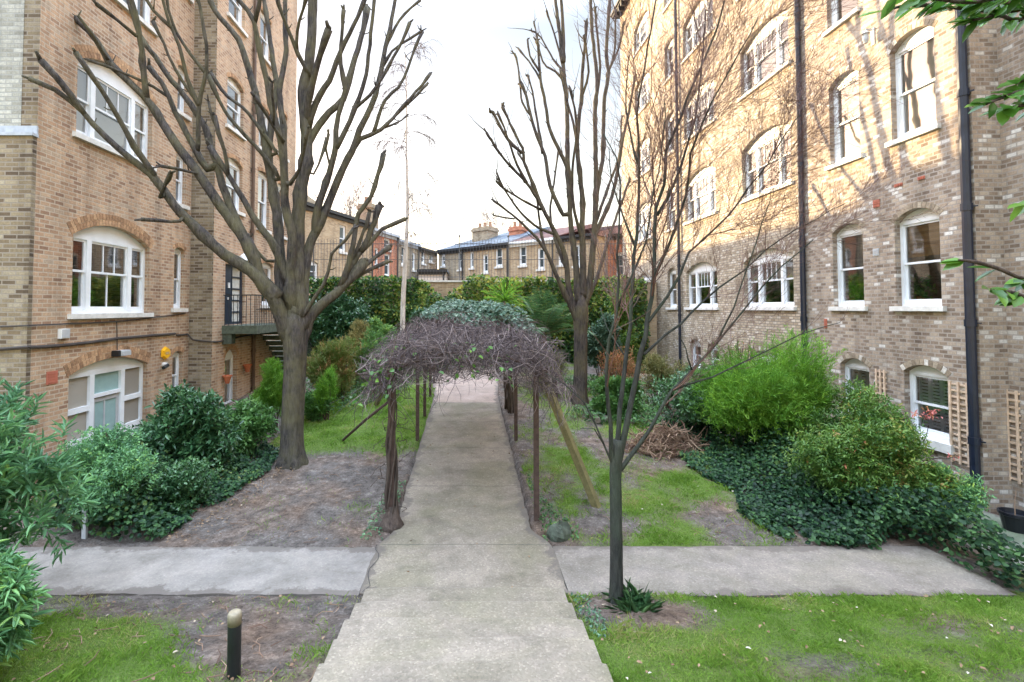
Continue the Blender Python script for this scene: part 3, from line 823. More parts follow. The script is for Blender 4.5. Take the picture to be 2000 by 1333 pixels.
# ---- right block
XR = 8.5
RB = thing('apartment_block', 'tall stock brick apartment block with white sash windows on the sunlit right side', 'building', (XR, 8.0, 0))
RY0, RY1 = 8.06, 26.6
def uR(y): return RY1 - y            # facade frame runs from the far end towards the camera
RA = -math.pi / 2
R1 = [  # y0, y1, rise, columns, sorts of floors
    (8.68, 9.60, .20, (0, 1)), (10.38, 11.25, .17, (0, 1)), (12.62, 14.88, .30, (0, .27, .73, 1)), (16.5, 18.85, .30, (0, .27, .73, 1)), (19.75, 20.6, .17, (0, 1)), (22.4, 24.4, .28, (0, .27, .73, 1))]
floors = [(3.24, 1.86), (6.54, 2.0), (9.75, 1.9), (12.95, 1.85), (16.1, 1.7)]
ops, wins = [], []
for fi, (zs, hh) in enumerate(floors):
    for wi, (a, c, rise, cols) in enumerate(R1):
        hh2 = hh - (0.2 if wi >= 2 else 0)
        op = (uR(c), uR(a), zs, zs + hh2, rise)
        ops.append(op); wins.append((op, fi, wi, cols))
bas = [(8.62, 9.48, .80, 2.14, .15), (10.3, 11.1, .85, 2.1, .16), (16.45, 17.2, 1.0, 2.02, .18), (17.75, 18.6, 1.0, 2.05, .18), (13.2, 14.6, .9, 2.0, .2)]
for a, c, z0, z1, rise in bas: ops.append((uR(c), uR(a), z0, z1, rise))
USP = uR(12.2)
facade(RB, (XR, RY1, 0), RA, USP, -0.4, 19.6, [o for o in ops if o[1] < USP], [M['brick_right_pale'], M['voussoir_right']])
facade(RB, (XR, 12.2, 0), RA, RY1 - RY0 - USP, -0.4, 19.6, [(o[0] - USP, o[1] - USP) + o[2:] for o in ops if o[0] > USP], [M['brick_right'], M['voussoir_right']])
for op, fi, wi, cols in wins:
    kw = dict(cols=cols)
    if len(cols) == 4: kw.update(bars_top={1: 3}, rail=.56)
    if fi == 0 and wi == 0: kw.update(blind=('blind_bamboo', .42), curtain=False)
    elif fi == 0 and wi == 1: kw.update(blind=('blind_grey', .46))
    elif fi == 0 and wi == 2: kw.update(blind=('blind_white', .42))
    elif fi >= 1 and wi in (0, 1) and fi < 2: kw.update(blind=('blind_white', 1.0), curtain=False)
    elif fi == 1: kw.update(blind=('blind_white', .9))
    elif fi >= 2 and wi in (0, 1, 2, 3): kw.update(blind=('blind_white', (.95, .6, .9, .7)[wi]))
    window(RB, (XR, RY1, 0), RA, op, **kw)
for k, (a, c, z0, z1, rise) in enumerate(bas):
    op = (uR(c), uR(a), z0, z1, rise)
    if k < 2:
        o = window(RB, (XR, RY1, 0), RA, op, cols=(0, 1), sillh=.16)
        sh = MB(); w = op[1] - op[0]; h = z1 - z0 - rise       # plantation shutters
        for c3 in range(3):
            xa = .10 + (w - .2) * c3 / 3; xb = .10 + (w - .2) * (c3 + 1) / 3
            sh.box(xa, xa + .035, .195, .225, .1, h - .08); sh.box(xb - .035, xb, .195, .225, .1, h - .08)
            sh.box(xa + .035, xb - .035, .195, .225, h * .5 - .03, h * .5 + .03)
            n = int((h - .2) / .062)
            for q in range(n):
                zz = .12 + q * .062
                sh.quad((xa + .035, .19, zz), (xb - .035, .19, zz), (xb - .035, .222, zz + .036), (xa + .035, .222, zz + .036))
        sh.build('shutter', M['white'], o)
    else: window(RB, (XR, RY1, 0), RA, op, cols=(0, 1) if k < 4 else (0, .5, 1))
# recessed bay towards the camera
RB2 = facade(RB, (XR + .46, RY0, 0), RA, 14.0, -0.4, 19.6, [(2.2, 3.2, 3.24, 5.1, .2), (2.2, 3.2, 6.54, 8.5, .2)], [M['brick_right'], M['voussoir_right']])
for z0, z1 in ((3.24, 5.1), (6.54, 8.5)): window(RB, (XR + .46, RY0, 0), RA, (2.2, 3.2, z0, z1, .2))
facade(RB, (XR, RY0, 0), 0, 0.46, -0.4, 19.6, [], [M['brick_right'], M['voussoir_right']])
shell(RB, XR + .001, XR + 13, RY0, RY1, -0.4, 19.6, M['brick_brown'], skip=('W', 'S'))
shell(RB, XR + .461, XR + 13, -5.94, RY0, -0.4, 19.6, M['brick_brown'], skip=('W', 'N'))
# eaves and gutter along the top
mb = MB()
mb.box(XR - .38, XR + .2, RY0, RY1 + .3, 19.602, 19.85); mb.box(XR - .46, XR - .382, RY0, RY1 + .3, 19.70, 19.82)
for k in range(40): mb.box(XR - .36, XR - .01, RY0 + .2 + k * .46, RY0 + .32 + k * .46, 19.38, 19.6)
o = mb.build('eaves', M['iron'], RB); o.location = -RB.location
mb = MB()
mb.quad((XR - .3, RY0, 19.86), (XR - .3, RY1, 19.86), (XR + 5, RY1, 22), (XR + 5, RY0, 22))
o = mb.build('roof', M['slate'], RB); o.location = -RB.location
pipe(RB, [(XR - .07, 12.17, 0.0), (XR - .07, 12.17, 19.6)], .062, 'pipe_black', clips=(.07, 0, 0))
pipe(RB, [(XR - .10, 19.25, 0.0), (XR - .10, 19.25, 19.6)], .055, 'pipe_black', clips=(.10, 0, 0))
pipe(RB, [(XR - .07, 8.13, 0.02), (XR - .07, 8.13, 19.6)], .068, 'pipe_black', clips=(.07, -.12, 0))
def on_right(px, py): p = PXW(px, py, XR); return p.y, p.z
for nm, px, py, w, h, mt in (('air_brick', 1712, 398, .16, .16, 'airbrick'), ('air_vent', 1711, 493, .14, .15, 'grey_plastic'), ('air_brick', 1613, 632, .09, .22, 'airbrick'),
                             ('air_brick', 1489, 211, .3, .16, 'pipe_brown'), ('air_brick', 1800, 348, .14, .06, 'airbrick'), ('air_brick', 1755, 362, .18, .06, 'airbrick')):
    y, z = on_right(px, py)
    mb = MB(); mb.box(XR - .012, XR + .03, y - w / 2, y + w / 2, z - h / 2, z + h / 2)
    for q in range(3):
        for r in range(3): mb.box(XR - .018, XR - .012, y - w * .4 + q * w * .29, y - w * .4 + q * w * .29 + w * .17, z - h * .4 + r * h * .29, z - h * .4 + r * h * .29 + h * .15)
    o = mb.build(nm, M[mt], RB); o.location = -RB.location
# wall lantern bracket high on the wall
y, z = on_right(1706, 83)
wl = thing('wall_lantern', 'small lantern on a bracket beside the tall sunlit arched window', 'lamp', (XR, y, z))
mb = MB(); mb.box(-.02, .0, -.04, .04, -.06, .30); mb.bar((-.01, 0, .26), (-.16, 0, .28), .025); mb.lathe([(.05, .18), (.055, .05), (.035, -.02)], -.16, 0, 10); mb.lathe([(.075, .18), (.03, .24), (.01, .27)], -.16, 0, 10)
mb.build('lantern_body', M['grey_plastic'], wl)

# ---- left block
XL, XL2 = -7.2, -6.6
LB = thing('apartment_block', 'orange brick apartment block with large triple windows on the left side', 'building', (XL, 8.0, 0))
LY0, LYM, LY1 = 7.98, 12.47, 18.3
LA = math.pi / 2
def uL(y): return y - LY0
def uL2(y): return y - LYM
TRI = (0, .235, .765, 1)
S1 = []
for z0, z1, rise in ((3.10, 4.86, .30), (6.42, 8.12, .32), (9.55, 11.3, .32), (12.8, 14.5, .3), (16, 17.6, .3)):
    S1.append((uL(8.77), uL(10.88), z0, z1, rise))
bdoor = (uL(8.75), uL(10.88), .45, 2.20, .22)
nar = [(uL(11.80), uL(12.22), z0, z1, .08) for z0, z1 in ((1.0, 2.15), (3.2, 4.72), (5.8, 7.1), (8.1, 9.3), (11.2, 12.6), (14.2, 15.6))]
facade(LB, (XL, LY0, 0), LA, LYM - LY0, -0.3, 19.5, S1 + [bdoor] + nar, [M['brick_left'], M['voussoir_left']])
for k, op in enumerate(S1):
    window(LB, (XL, LY0, 0), LA, op, cols=TRI, rail=.55 if k == 0 else .52, bars_top={1: 2}, bars_bot={1: 1} if k == 0 else None, blind=('blind_white', .95) if k == 1 else None, depth=.10, horn=True)
for op in nar: window(LB, (XL, LY0, 0), LA, op, fw=.04, depth=.09)
# garden room window with a door in its middle light
u0, u1, v0, v1, rise = bdoor; w = u1 - u0; h = v1 - v0 - rise
mb = MB(); y0 = .09
pzs = []; fz = MB()
mb.box(0, .06, y0, y0 + .09, 0, h); mb.box(w - .06, w, y0, y0 + .09, 0, h); mb.box(.06, w - .06, y0, y0 + .09, h - .07, h)
mb.prism([(0, h - .002), (w, h - .002)] + list(reversed(arc_pts(0, w, h, rise)[1:-1])), y0 + .012, y0 + .07)
c1, c2 = w * .31, w * .70
for c in (c1, c2): mb.box(c - .055, c + .055, y0 - .006, y0 + .092, 0, h - .07)
for a, c in ((.06, c1 - .055), (c2 + .055, w - .06)):
    mb.box(a, c, y0, y0 + .085, h * .55 - .05, h * .55 + .05); mb.box(a, c, y0, y0 + .085, 0, .3)
    pq = MB(); pq.quad((a, y0 + .05, .3), (c, y0 + .05, .3), (c, y0 + .05, h), (a, y0 + .05, h)); pzs.append(pq)
a, c = c1 + .055, c2 - .055
mb.box(a, c, y0, y0 + .085, h * .68 - .035, h * .68 + .035)
fz.quad((a, y0 + .05, h * .68), (c, y0 + .05, h * .68), (c, y0 + .05, h), (a, y0 + .05, h))
o = mb.build('window', M['white'], LB, loc=Vector((XL, LY0 + u0, v0)) - LB.location, rotz=LA)
[q_.build('pane', M['blind_grey'], o) for q_ in pzs]; fz.build('pane', M['frosted'], o)
dm = MB(); 
for (p, q) in ((a + .01, a + .07), (c - .07, c - .01), ((a + c) / 2 - .05, (a + c) / 2 - .02)): dm.box(p, q, y0 + .03, y0 + .07, .02, h * .64)
for zz in (.02, h * .64 - .07): dm.box(a + .07, c - .07, y0 + .032, y0 + .068, zz, zz + .07)
d_o = dm.build('door', M['grey_plastic'], LB, loc=o.location, rotz=LA)
dq = MB(); dq.quad((a + .05, y0 + .05, .05), (c - .05, y0 + .05, .05), (c - .05, y0 + .05, h * .62), (a + .05, y0 + .05, h * .62)); dq.build('pane', M['frosted'], d_o)
# end wall facing the camera: rough brick below, white painted brick above a lead ledge
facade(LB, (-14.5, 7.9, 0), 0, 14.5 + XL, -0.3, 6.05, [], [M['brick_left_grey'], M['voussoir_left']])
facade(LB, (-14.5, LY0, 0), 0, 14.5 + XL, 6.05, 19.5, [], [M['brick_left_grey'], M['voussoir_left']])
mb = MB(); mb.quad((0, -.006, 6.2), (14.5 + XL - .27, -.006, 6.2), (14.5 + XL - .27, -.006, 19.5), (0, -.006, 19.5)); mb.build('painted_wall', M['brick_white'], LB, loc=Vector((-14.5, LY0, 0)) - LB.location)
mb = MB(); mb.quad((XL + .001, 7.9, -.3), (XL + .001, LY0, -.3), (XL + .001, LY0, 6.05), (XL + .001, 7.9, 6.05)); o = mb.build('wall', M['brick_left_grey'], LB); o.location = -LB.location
mb = MB(); mb.prism([(-14.5, 6.05), (XL + .03, 6.05), (XL + .03, 6.10), (-14.5, 6.10)], 7.86, LY0 - .001); mb.prism([(-14.5, 6.10), (XL + .02, 6.10), (XL + .02, 6.24), (-14.5, 6.24)], LY0 - .03, LY0 - .001)
o = mb.build('lead_flashing', M['lead'], LB); o.location = -LB.location
# projecting second bay with its return facing the camera
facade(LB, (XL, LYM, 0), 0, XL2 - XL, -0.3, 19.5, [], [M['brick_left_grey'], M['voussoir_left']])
S2 = [(13.05, 14.0, 5.97, 7.42, .14), (13.05, 14.0, 8.22, 9.68, .14), (13.05, 14.0, 11.3, 12.8, .14), (13.05, 14.0, 14.3, 15.8, .14),
      (15.05, 15.9, 5.75, 7.6, .08), (15.05, 15.9, 8.3, 9.7, .08), (15.05, 15.9, 11.3, 12.8, .08), (15.4, 16.3, 3.3, 4.7, .08), (16.6, 17.4, 5.75, 7.6, .08), (16.6, 17.4, 8.6, 10.2, .08)]
ddoor = (13.1, 14.25, 2.75, 4.42, .0); blow = (13.15, 13.85, .45, 2.08, .22)
facade(LB, (XL2, LYM, 0), LA, LY1 - LYM, -0.3, 19.5, [(uL2(a), uL2(c), z0, z1, r) for a, c, z0, z1, r in S2 + [ddoor, blow]], [M['brick_left'], M['voussoir_left']])
for a, c, z0, z1, r in S2: window(LB, (XL2, LYM, 0), LA, (uL2(a), uL2(c), z0, z1, r), depth=.09)
window(LB, (XL2, LYM, 0), LA, (uL2(blow[0]), uL2(blow[1]), blow[2], blow[3], blow[4]), depth=.12, blind=('blind_white', 1.0))
# black balcony door with side lights
mb = MB(); sg = MB()
mb.box(0, .5, .08, .13, 0, 1.62); 
for zz in (.1, .85): mb.box(.08, .42, .066, .08, zz, zz + .6)
mb.box(.52, .56, .08, .15, 0, 1.67); mb.box(1.05, 1.15, .08, .15, 0, 1.67); mb.box(.56, 1.05, .08, .14, 0, .08)
for q in range(1, 5): mb.box(.56, 1.05, .09, .13, q * .33, q * .33 + .04)
mb.box(0, 1.15, .075, .15, 1.62, 1.669)
sg.quad((.56, .11, .08), (1.05, .11, .08), (1.05, .11, 1.62), (.56, .11, 1.62))
o = mb.build('door', M['door_navy'], LB, loc=Vector((XL2, 13.1, 2.75)) - LB.location, rotz=LA); sg.build('pane', M['curtain'], o)
nb = MB(); nb.box(.27, .37, .05, .066, 1.02, 1.17); nb.box(.24, .28, .03, .066, .70, .76); nb.build('door_plate', M['white_plastic'], o)
mb = MB(); mb.lathe([(.02, .22), (.12, .14), (.16, .02), (.14, 0)], 0, 0, 12); o = mb.build('porch_lamp', M['white_plastic'], LB, loc=Vector((XL2 + .2, 13.75, 4.55)) - LB.location)
# balcony slab, railing and the stair that falls away along the wall
mb = MB(); mb.box(XL2 + .002, XL2 + .95, 12.95, 15.3, 2.52, 2.74); mb.box(XL2 + .002, XL2 + .25, 12.98, 13.2, 2.25, 2.52)
for q in range(10): mb.box(XL2 + .002, XL2 + .92, 15.302 + q * .24, 15.58 + q * .24, 2.38 - q * .19, 2.52 - q * .19)
mb.bar((XL2 + .90, 15.3, 2.45), (XL2 + .90, 17.7, .62), .06, .26)
bal = mb.build('balcony', M['stone_grey'], LB); bal.location = -LB.location
mb = MB(); x = XL2 + .90
for q in range(21): mb.bar((x, 12.98 + q * .113, 2.74), (x, 12.98 + q * .113, 3.55), .014)
for q in range(8): mb.bar((XL2 + .06 + q * .115, 12.98, 2.74), (XL2 + .06 + q * .115, 12.98, 3.55), .014)
mb.bar((x, 12.97, 3.56), (x, 15.3, 3.56), .03); mb.bar((x, 12.98, 3.18), (x, 15.3, 3.18), .02); mb.bar((XL2 + .02, 12.98, 3.56), (x, 12.98, 3.56), .03)
mb.bar((x, 15.3, 2.6), (x, 15.3, 3.75), .04)
for q in range(20):
    t = q / 19; mb.bar((x, 15.42 + t * 2.2, 2.5 - t * 1.68), (x, 15.42 + t * 2.2, 3.4 - t * 1.68), .014)
mb.bar((x, 15.3, 3.56), (x, 17.7, 1.75), .03)
mb.build('railing', M['iron'], bal)
shell(LB, -14.5, XL - .001, LY0, LY1, -.3, 19.5, M['brick_brown'], skip=('E', 'S'))
shell(LB, XL - .002, XL2 - .001, LYM, LY1, -.3, 19.5, M['brick_left'], skip=('E', 'S', 'W'))
mb = MB(); mb.box(-14.6, XL + .35, LY0 - .1, LYM, 19.502, 19.8); mb.box(-14.6, XL2 + .35, LYM + .001, LY1 + .3, 19.502, 19.8); o = mb.build('eaves', M['sill'], LB); o.location = -LB.location
pipe(LB, [(XL2 + .07, 14.75, .2), (XL2 + .07, 14.75, 2.5)], .05, 'pipe_brown', clips=(-.07, 0, 0))
pipe(LB, [(XL2 + .07, 14.55, 4.6), (XL2 + .07, 14.55, 19.5)], .05, 'pipe_brown', clips=(-.07, 0, 0))
mb = MB(); p = PXW(101, 738, XL); mb.box(XL - .02, XL + .012, p.y - .11, p.y + .11, p.z - .11, p.z + .11)
for q in range(4): mb.box(XL + .012, XL + .016, p.y - .08, p.y + .08, p.z - .08 + q * .045, p.z - .06 + q * .045)
o = mb.build('air_brick', M['airbrick'], LB); o.location = -LB.location
def on_left(px, py, X=XL): p = PXW(px, py, X); return p.y, p.z
# fittings on the left wall
y, z = on_left(320, 690)
al = thing('alarm_box', 'yellow hexagonal alarm box on the left brick wall', 'alarm', (XL, y, z))
mb = MB(); mb.prism([(math.cos(R(60 * k + 30)) * .155, math.sin(R(60 * k + 30)) * .155) for k in range(6)], 0, .03)
mb.prism([(math.cos(R(60 * k + 30)) * .13, math.sin(R(60 * k + 30)) * .13) for k in range(6)], -.04, .0); o = mb.build('alarm_cover', M['yellow'], al); o.rotation_euler = (0, 0, LA); o.location = (.045, 0, 0)
mb = MB(); mb.prism([(-.07, -.03), (.07, -.03), (.07, .03), (-.07, .03)], -.046, -.04); o = mb.build('alarm_panel', M['sill_ochre'], al); o.rotation_euler = (0, 0, LA); o.location = (.045, 0, 0)
y, z = on_left(318, 714)
ca = thing('security_camera', 'small black and white security camera under the yellow alarm box', 'camera', (XL, y, z))
mb = MB(); mb.tube([(0, 0, .02), (.10, 0, .02)], .05, 12); mb.build('camera_base', M['white_plastic'], ca)
mb = MB(); mb.tube([(.1, .02, .0), (.13, -.18, -.04)], [.045, .04], 12); mb.build('camera_body', M['black_plastic'], ca)
y, z = on_left(231, 690)
fl = thing('floodlight', 'grey floodlight with dark end above the garden door on the left wall', 'lamp', (XL, y, z))
mb = MB(); mb.box(0.0, .16, -.13, .13, -.05, .06); mb.box(.16, .19, -.11, .11, -.045, .04); mb.build('lamp_housing', M['grey_plastic'], fl)
mb = MB(); mb.box(.0, .15, -.20, -.132, -.055, .065); mb.build('lamp_bracket', M['black_plastic'], fl)
y, z = on_left(121, 652)
jb = thing('junction_box', 'white square junction box on the left brick wall above the cables', 'box', (XL, y, z))
mb = MB(); mb.box(0, .07, -.09, .09, -.085, .085); mb.build('box_body', M['white_plastic'], jb)
mb = MB(); mb.box(.07, .078, -.08, .08, -.075, .075); mb.build('box_lid', M['grey_plastic'], jb)
def cable(name, label, pts, r):
    mb = MB(); out = []
    for (a, c) in zip(pts[:-1], pts[1:]):
        a, c = Vector(a), Vector(c)
        for k in range(6):
            t = k / 6; p = a.lerp(c, t); p.z -= .05 * 4 * t * (1 - t) * (c - a).length * .12; out.append(p)
    out.append(Vector(pts[-1])); mb.tube(out, r, 6)
    return tag(mb.build(name, M['cable']), label, 'cable')
def LP(px, py, off=.03): p = PXW(px, py, XL + off); return (p.x, p.y, p.z)
def EP(px, py): p = PY(px, py, 7.87); return (p.x, p.y, p.z)
cable('cable_run', 'thick black cable run sagging across the left wall above the garden door', [EP(-60, 686), EP(55, 678), LP(75, 678), LP(150, 672), LP(230, 661), LP(300, 655), LP(342, 652)], .028)
cable('cable_run', 'thin dark cable under the first big window of the left wall', [EP(-60, 640), EP(55, 636), LP(75, 635), LP(140, 632), LP(228, 628), LP(300, 620), LP(362, 612)], .013)
cable('cable_drop', 'short vertical cable dropping to the grey floodlight', [LP(228, 628), LP(229, 684)], .010)
p0 = PXW(345, 655, XL + .03); p1 = PXW(366, 653, XL + .03)
cable('cable_run', 'black cable looping round the pier to the balcony', [tuple(p0), tuple(p1), tuple(PY(376, 664, 12.43)), tuple(PY(411, 668, 12.43)), tuple(PXW(425, 668, XL2 + .03)), tuple(PXW(470, 658, XL2 + .03)), tuple(PXW(500, 652, XL2 + .03))], .022)
# wall pots
for (px, py, lab) in ((436, 742, 'terracotta wall pot left of the white basement window'), (476, 720, 'terracotta wall pot right of the white basement window')):
    p = PXW(px, py, XL2)
    mb = MB(); mb.lathe([(.05, -.10), (.10, .08), (.125, .08), (.125, .12), (.10, .12), (.085, .06)], .11, 0, 14)
    o = mb.build('wall_pot', M['terracotta'], loc=p); tag(o, lab, 'flower pot')

# ---- unseen block added on the left, roof heights set to shade the right facade
NB = thing('shade_block', 'unseen added block behind the left apartment block that shades the right facade', 'building', (-14, 28, 0))
def plain_block(x0, x1, y0, y1, z1):
    shell(NB, x0, x1, y0, y1, -.3, z1, M['brick_brown'])
plain_block(-26, -14.0, 31.0, 34.6, 13.5)
plain_block(-26, -14.0, 34.61, 54, 13.05)
mb = MB(); mb.box(-22, -20, 33, 35, 13.05, 15.2); o = mb.build('chimney', M['brick_red'], NB); o.location = -NB.location

# ---- terrace behind the garden wall
def row_house(name, label, A, B, zb, zt, walls, wins, roofmat, rise=.9, depth=5.0, gutter=True, chim=None):
    """A, B: ends of the facade on the ground, left to right; wins in facade metres"""
    A, B = Vector((A[0], A[1], 0)), Vector((B[0], B[1], 0))
    root = thing(name, label, 'house', tuple(A))
    ang = math.atan2(B.y - A.y, B.x - A.x); L = (B - A).length
    facade(root, A, ang, L, zb, zt, [(a, c, z0, z1, r) for a, c, z0, z1, r in wins], [M[walls], M['voussoir_left']], depth=.1, vous=False)
    for op in wins:
        window(root, A, ang, op, panes='glass_far', depth=.06, fw=.07, sillh=.12)
    mb = MB()
    mb.quad((0, depth, zb), (0, 0, zb), (0, 0, zt), (0, depth, zt)); mb.quad((L, 0, zb), (L, depth, zb), (L, depth, zt), (L, 0, zt)); mb.quad((L, depth, zb), (0, depth, zb), (0, depth, zt), (L, depth, zt))
    mb.build('side_wall', M[walls], root).rotation_euler = (0, 0, ang)
    mb = MB(); n = int(depth / .35)
    for q in range(n):      # tile courses
        z0 = zt + .14 + rise * q / n; z1 = zt + .14 + rise * (q + 1) / n
        m_ = max(3, int(L / .8))
        for s in range(m_): mb.quad((-.1 + (L + .2) * s / m_, -.15 + depth * q / n, z0 + .025), (-.1 + (L + .2) * (s + 1) / m_, -.15 + depth * q / n, z0 + .025), (-.1 + (L + .2) * (s + 1) / m_, -.15 + depth * (q + 1) / n, z1), (-.1 + (L + .2) * s / m_, -.15 + depth * (q + 1) / n, z1))
    for x in (-.1, L + .1): mb.quad((x, -.15, zt), (x, depth, zt), (x, depth, zt + .14 + rise), (x, -.15, zt + .14))
    mb.quad((-.1, depth, zt), (L + .1, depth, zt), (L + .1, depth, zt + .14 + rise), (-.1, depth, zt + .14 + rise))
    mb.build('roof', M[roofmat], root).rotation_euler = (0, 0, ang)
    if gutter:
        mb = MB(); mb.box(-.05, L + .05, -.22, -.08, zt - .02, zt + .13); mb.box(0, L, -.078, -.002, zt - .20, zt - .005); mb.build('gutter', M['iron'] if gutter is True else M[gutter], root).rotation_euler = (0, 0, ang)
        mb = MB(); mb.tube([(L - .15, -.12, zt), (L - .15, -.08, zb)], .05, 8); mb.build('downpipe', M['iron'], root).rotation_euler = (0, 0, ang)
    if chim:
        for (x, y, w, d, z1, npots, cm) in chim:
            mb = MB(); mb.box(x, x + w, y, y + d, zt - .3, z1); mb.box(x - .07, x + w + .07, y - .07, y + d + .07, z1 - .3, z1 - .12)
            c = mb.build('chimney', M[cm], root); c.rotation_euler = (0, 0, ang)
            for q in range(npots):
                pm = MB(); pm.lathe([(.13, z1), (.11, z1 + .35), (.13, z1 + .37), (.12, z1 + .42)], x + w * (q + .5) / npots, y + d / 2, 10); pm.build('chimney_pot', M['old_pot'], c)
    return root
TA, TB = Vector((-8.6, 20.5)), Vector((-2.45, 38.0))
def ont(px):   # parameter along the left terrace line
    d = ray(px, 500); k = d.x / d.y
    # x = k*y ; x = TA.x + s*(TB.x-TA.x)
    ex, ey = TB.x - TA.x, TB.y - TA.y
    s = (k * TA.y - TA.x) / (ex - k * ey)
    return s
def tpt(px): s = ont(px); return (TA.x + s * (TB.x - TA.x), TA.y + s * (TB.y - TA.y))
def zt_at(px, py):
    p = tpt(px); return EYE + (HY - py) * p[1] / FPX
def twin(A, specs):
    out = []
    for (pa, pb, ya, yb, r) in specs:
        a, c = tpt(pa), tpt(pb); ua = math.hypot(a[0] - A[0], a[1] - A[1]); uc = math.hypot(c[0] - A[0], c[1] - A[1])
        ym = (a[1] + c[1]) / 2
        out.append((ua, uc, EYE + (HY - yb) * ym / FPX, EYE + (HY - ya) * ym / FPX, r))
    return out
h1, h2, h3, h4, h5 = tpt(545), tpt(727), tpt(776), tpt(817), tpt(852)
EV = 8.1
row_house('terraced_house', 'sandy brick terraced house with red ridge tiles behind the left lime tree', h1, h2, 0, EV, 'brick_sand', twin(h1, [(663, 675, 440, 492, 0), (600, 621, 510, 548, .1)]), 'clay_tile', chim=None)
row_house('terraced_house', 'bright red brick terraced house behind the birch', h2, h3, 0, EV - .25, 'brick_red', twin(h2, [(750, 762, 466, 488, 0), (751, 762, 496, 540, 0), (722 + 10, 739, 484, 520, 0)]), 'brown_tile', gutter='lead', chim=[(.3, .3, .9, .9, EV + 1.5, 2, 'brick_brown')])
row_house('terraced_house', 'yellow brown brick terraced house right of the red one', h3, h4, 0, EV - .45, 'brick_brown', twin(h3, [(784, 791, 480, 518, 0), (805, 811, 494, 528, 0)]), 'brown_tile', gutter='lead')
row_house('terraced_house', 'grey end house of the left terrace with white rendered base', h4, h5, 0, EV - .6, 'pipe_brown' if False else 'brick_right_pale', twin(h4, [(823, 830, 490, 515, 0), (838, 846, 488, 512, 0)]), 'brown_tile')
# low white lean-to in the corner of the two rows
def wpt(px, Y): d = ray(px, 500); return (d.x / d.y * Y, Y)
cA, cB = wpt(817, 33.0), wpt(871, 33.0)
row_house('outhouse', 'low outhouse with white base in the corner between the terraces', cA, cB, 0, 3.2 + (HY - 531) * 33 / FPX, 'render_wall', [], 'slate', rise=.04, depth=3.5, gutter='iron')
# right terrace: faces the camera, comes nearer towards the right
QA, QB = Vector((-2.35, 36.5)), Vector((8.2, 27.2))
TA, TB = QA, QB
g0, g1, g2, g3, g4 = tpt(857), tpt(908), tpt(996), tpt(1085), tpt(1165)
EV2 = 7.45
row_house('terraced_house', 'narrow brick house with slate roof in the corner of the back row', g0, g1, 0, EV2, 'brick_brown', twin(g0, [(862, 869, 496, 520, .1), (895, 903, 492, 527, 0)]), 'slate', rise=1.6, chim=[(1.6, 2.0, 1.5, 1.3, EV2 + 1.9, 3, 'brick_brown')])
row_house('terraced_house', 'brick house with blue slate roof and four sash windows in the back row', g1, g2, 0, EV2, 'brick_sand', twin(g1, [(918, 925, 492, 524, 0), (943, 953, 497, 533, 0), (968, 981, 483, 521, 0), (969, 982, 542, 560, 0)]), 'slate', rise=1.7, chim=[(2.0, 2.6, 1.0, .8, EV2 + 1.7, 2, 'brick_red')])
row_house('terraced_house', 'brick house with purple tiled roof left of the right lime tree', g2, g3, 0, EV2, 'brick_sand', twin(g2, [(1014, 1028, 480, 519, 0), (1050, 1063, 484, 526, 0), (1014, 1028, 542, 562, 0)]), 'brown_tile', rise=1.5, gutter='white')
row_house('terraced_house', 'sandy brick house half hidden behind the right lime tree', g3, g4, 0, EV2, 'brick_sand', twin(g3, [(1090, 1100, 480, 518, 0), (1120, 1132, 478, 520, 0)]), 'brown_tile', rise=1.2)
row_house('brick_house', 'orange brick house between the lime tree and the right block', wpt(1165, 29), wpt(1262, 29), 0, 3.2 + (HY - 462) * 29 / FPX, 'brick_red', [(1.2, 2.1, 5.0, 6.6, .1)], 'slate', rise=.3)

# ---- garden wall with iron railing fence at the end of the garden
YW = 21.6
gw = thing('garden_wall', 'sandy brick garden wall at the far end of the garden', 'wall', (-7, YW, 0))
mb = MB(); mb.box(0, 15.4, 0, .33, .3, 4.38); mb.build('wall', M['brick_sand'], gw)
mb = MB(); mb.box(-.03, 15.43, -.05, .38, 4.382, 4.46); mb.build('coping', M['sill'], gw)
fe = thing('railing_fence', 'tall thin iron railing fence standing on the garden wall', 'fence', (-7, YW + .16, 4.46))
mb = MB(); nbar = 7
for k in range(7):
    mb = MB()
    for q in range(16):
        x = k * 2.2 + q * 2.2 / 16 + .07; mb.bar((x, 0, .02), (x, 0, 1.86 + .03 * math.sin(q * 2.1)), .014)
    mb.bar((k * 2.2, 0, 1.66), (k * 2.2 + 2.19, 0, 1.66), .03); mb.bar((k * 2.2, 0, .16), (k * 2.2 + 2.19, 0, .16), .03); mb.bar((k * 2.2, 0, .95), (k * 2.2 + 2.19, 0, .95), .02)
    mb.build('bar_panel', M['fence_iron'], fe)
for k in range(8):
    mb = MB(); mb.box(k * 2.2 - .02, k * 2.2 + .02, -.02, .02, 0.0, 1.98); mb.lathe([(.045, 1.98), (.05, 2.03), (.01, 2.09)], k * 2.2, 0, 8); mb.build('post', M['fence_iron'], fe)

for (px, py0, py1, Y, lab) in ((853, 490, 462, 37.0, 'thin aerial mast in the corner of the two terraces'), (869, 485, 460, 38.0, 'thin aerial mast right of the terrace corner'), (905, 445, 425, 37.2, 'television aerial on the grey chimney')):
    a, c = PY(px, py0 + 12, Y), PY(px, py1, Y); mb = MB(); mb.tube([a, c], .025, 6)
    for q in range(3): mb.bar((c.x - .35, c.y, c.z - .1 - q * .14), (c.x + .35, c.y, c.z - .1 - q * .14), .015)
    tag(mb.build('roof_aerial', M['iron']), lab, 'aerial')
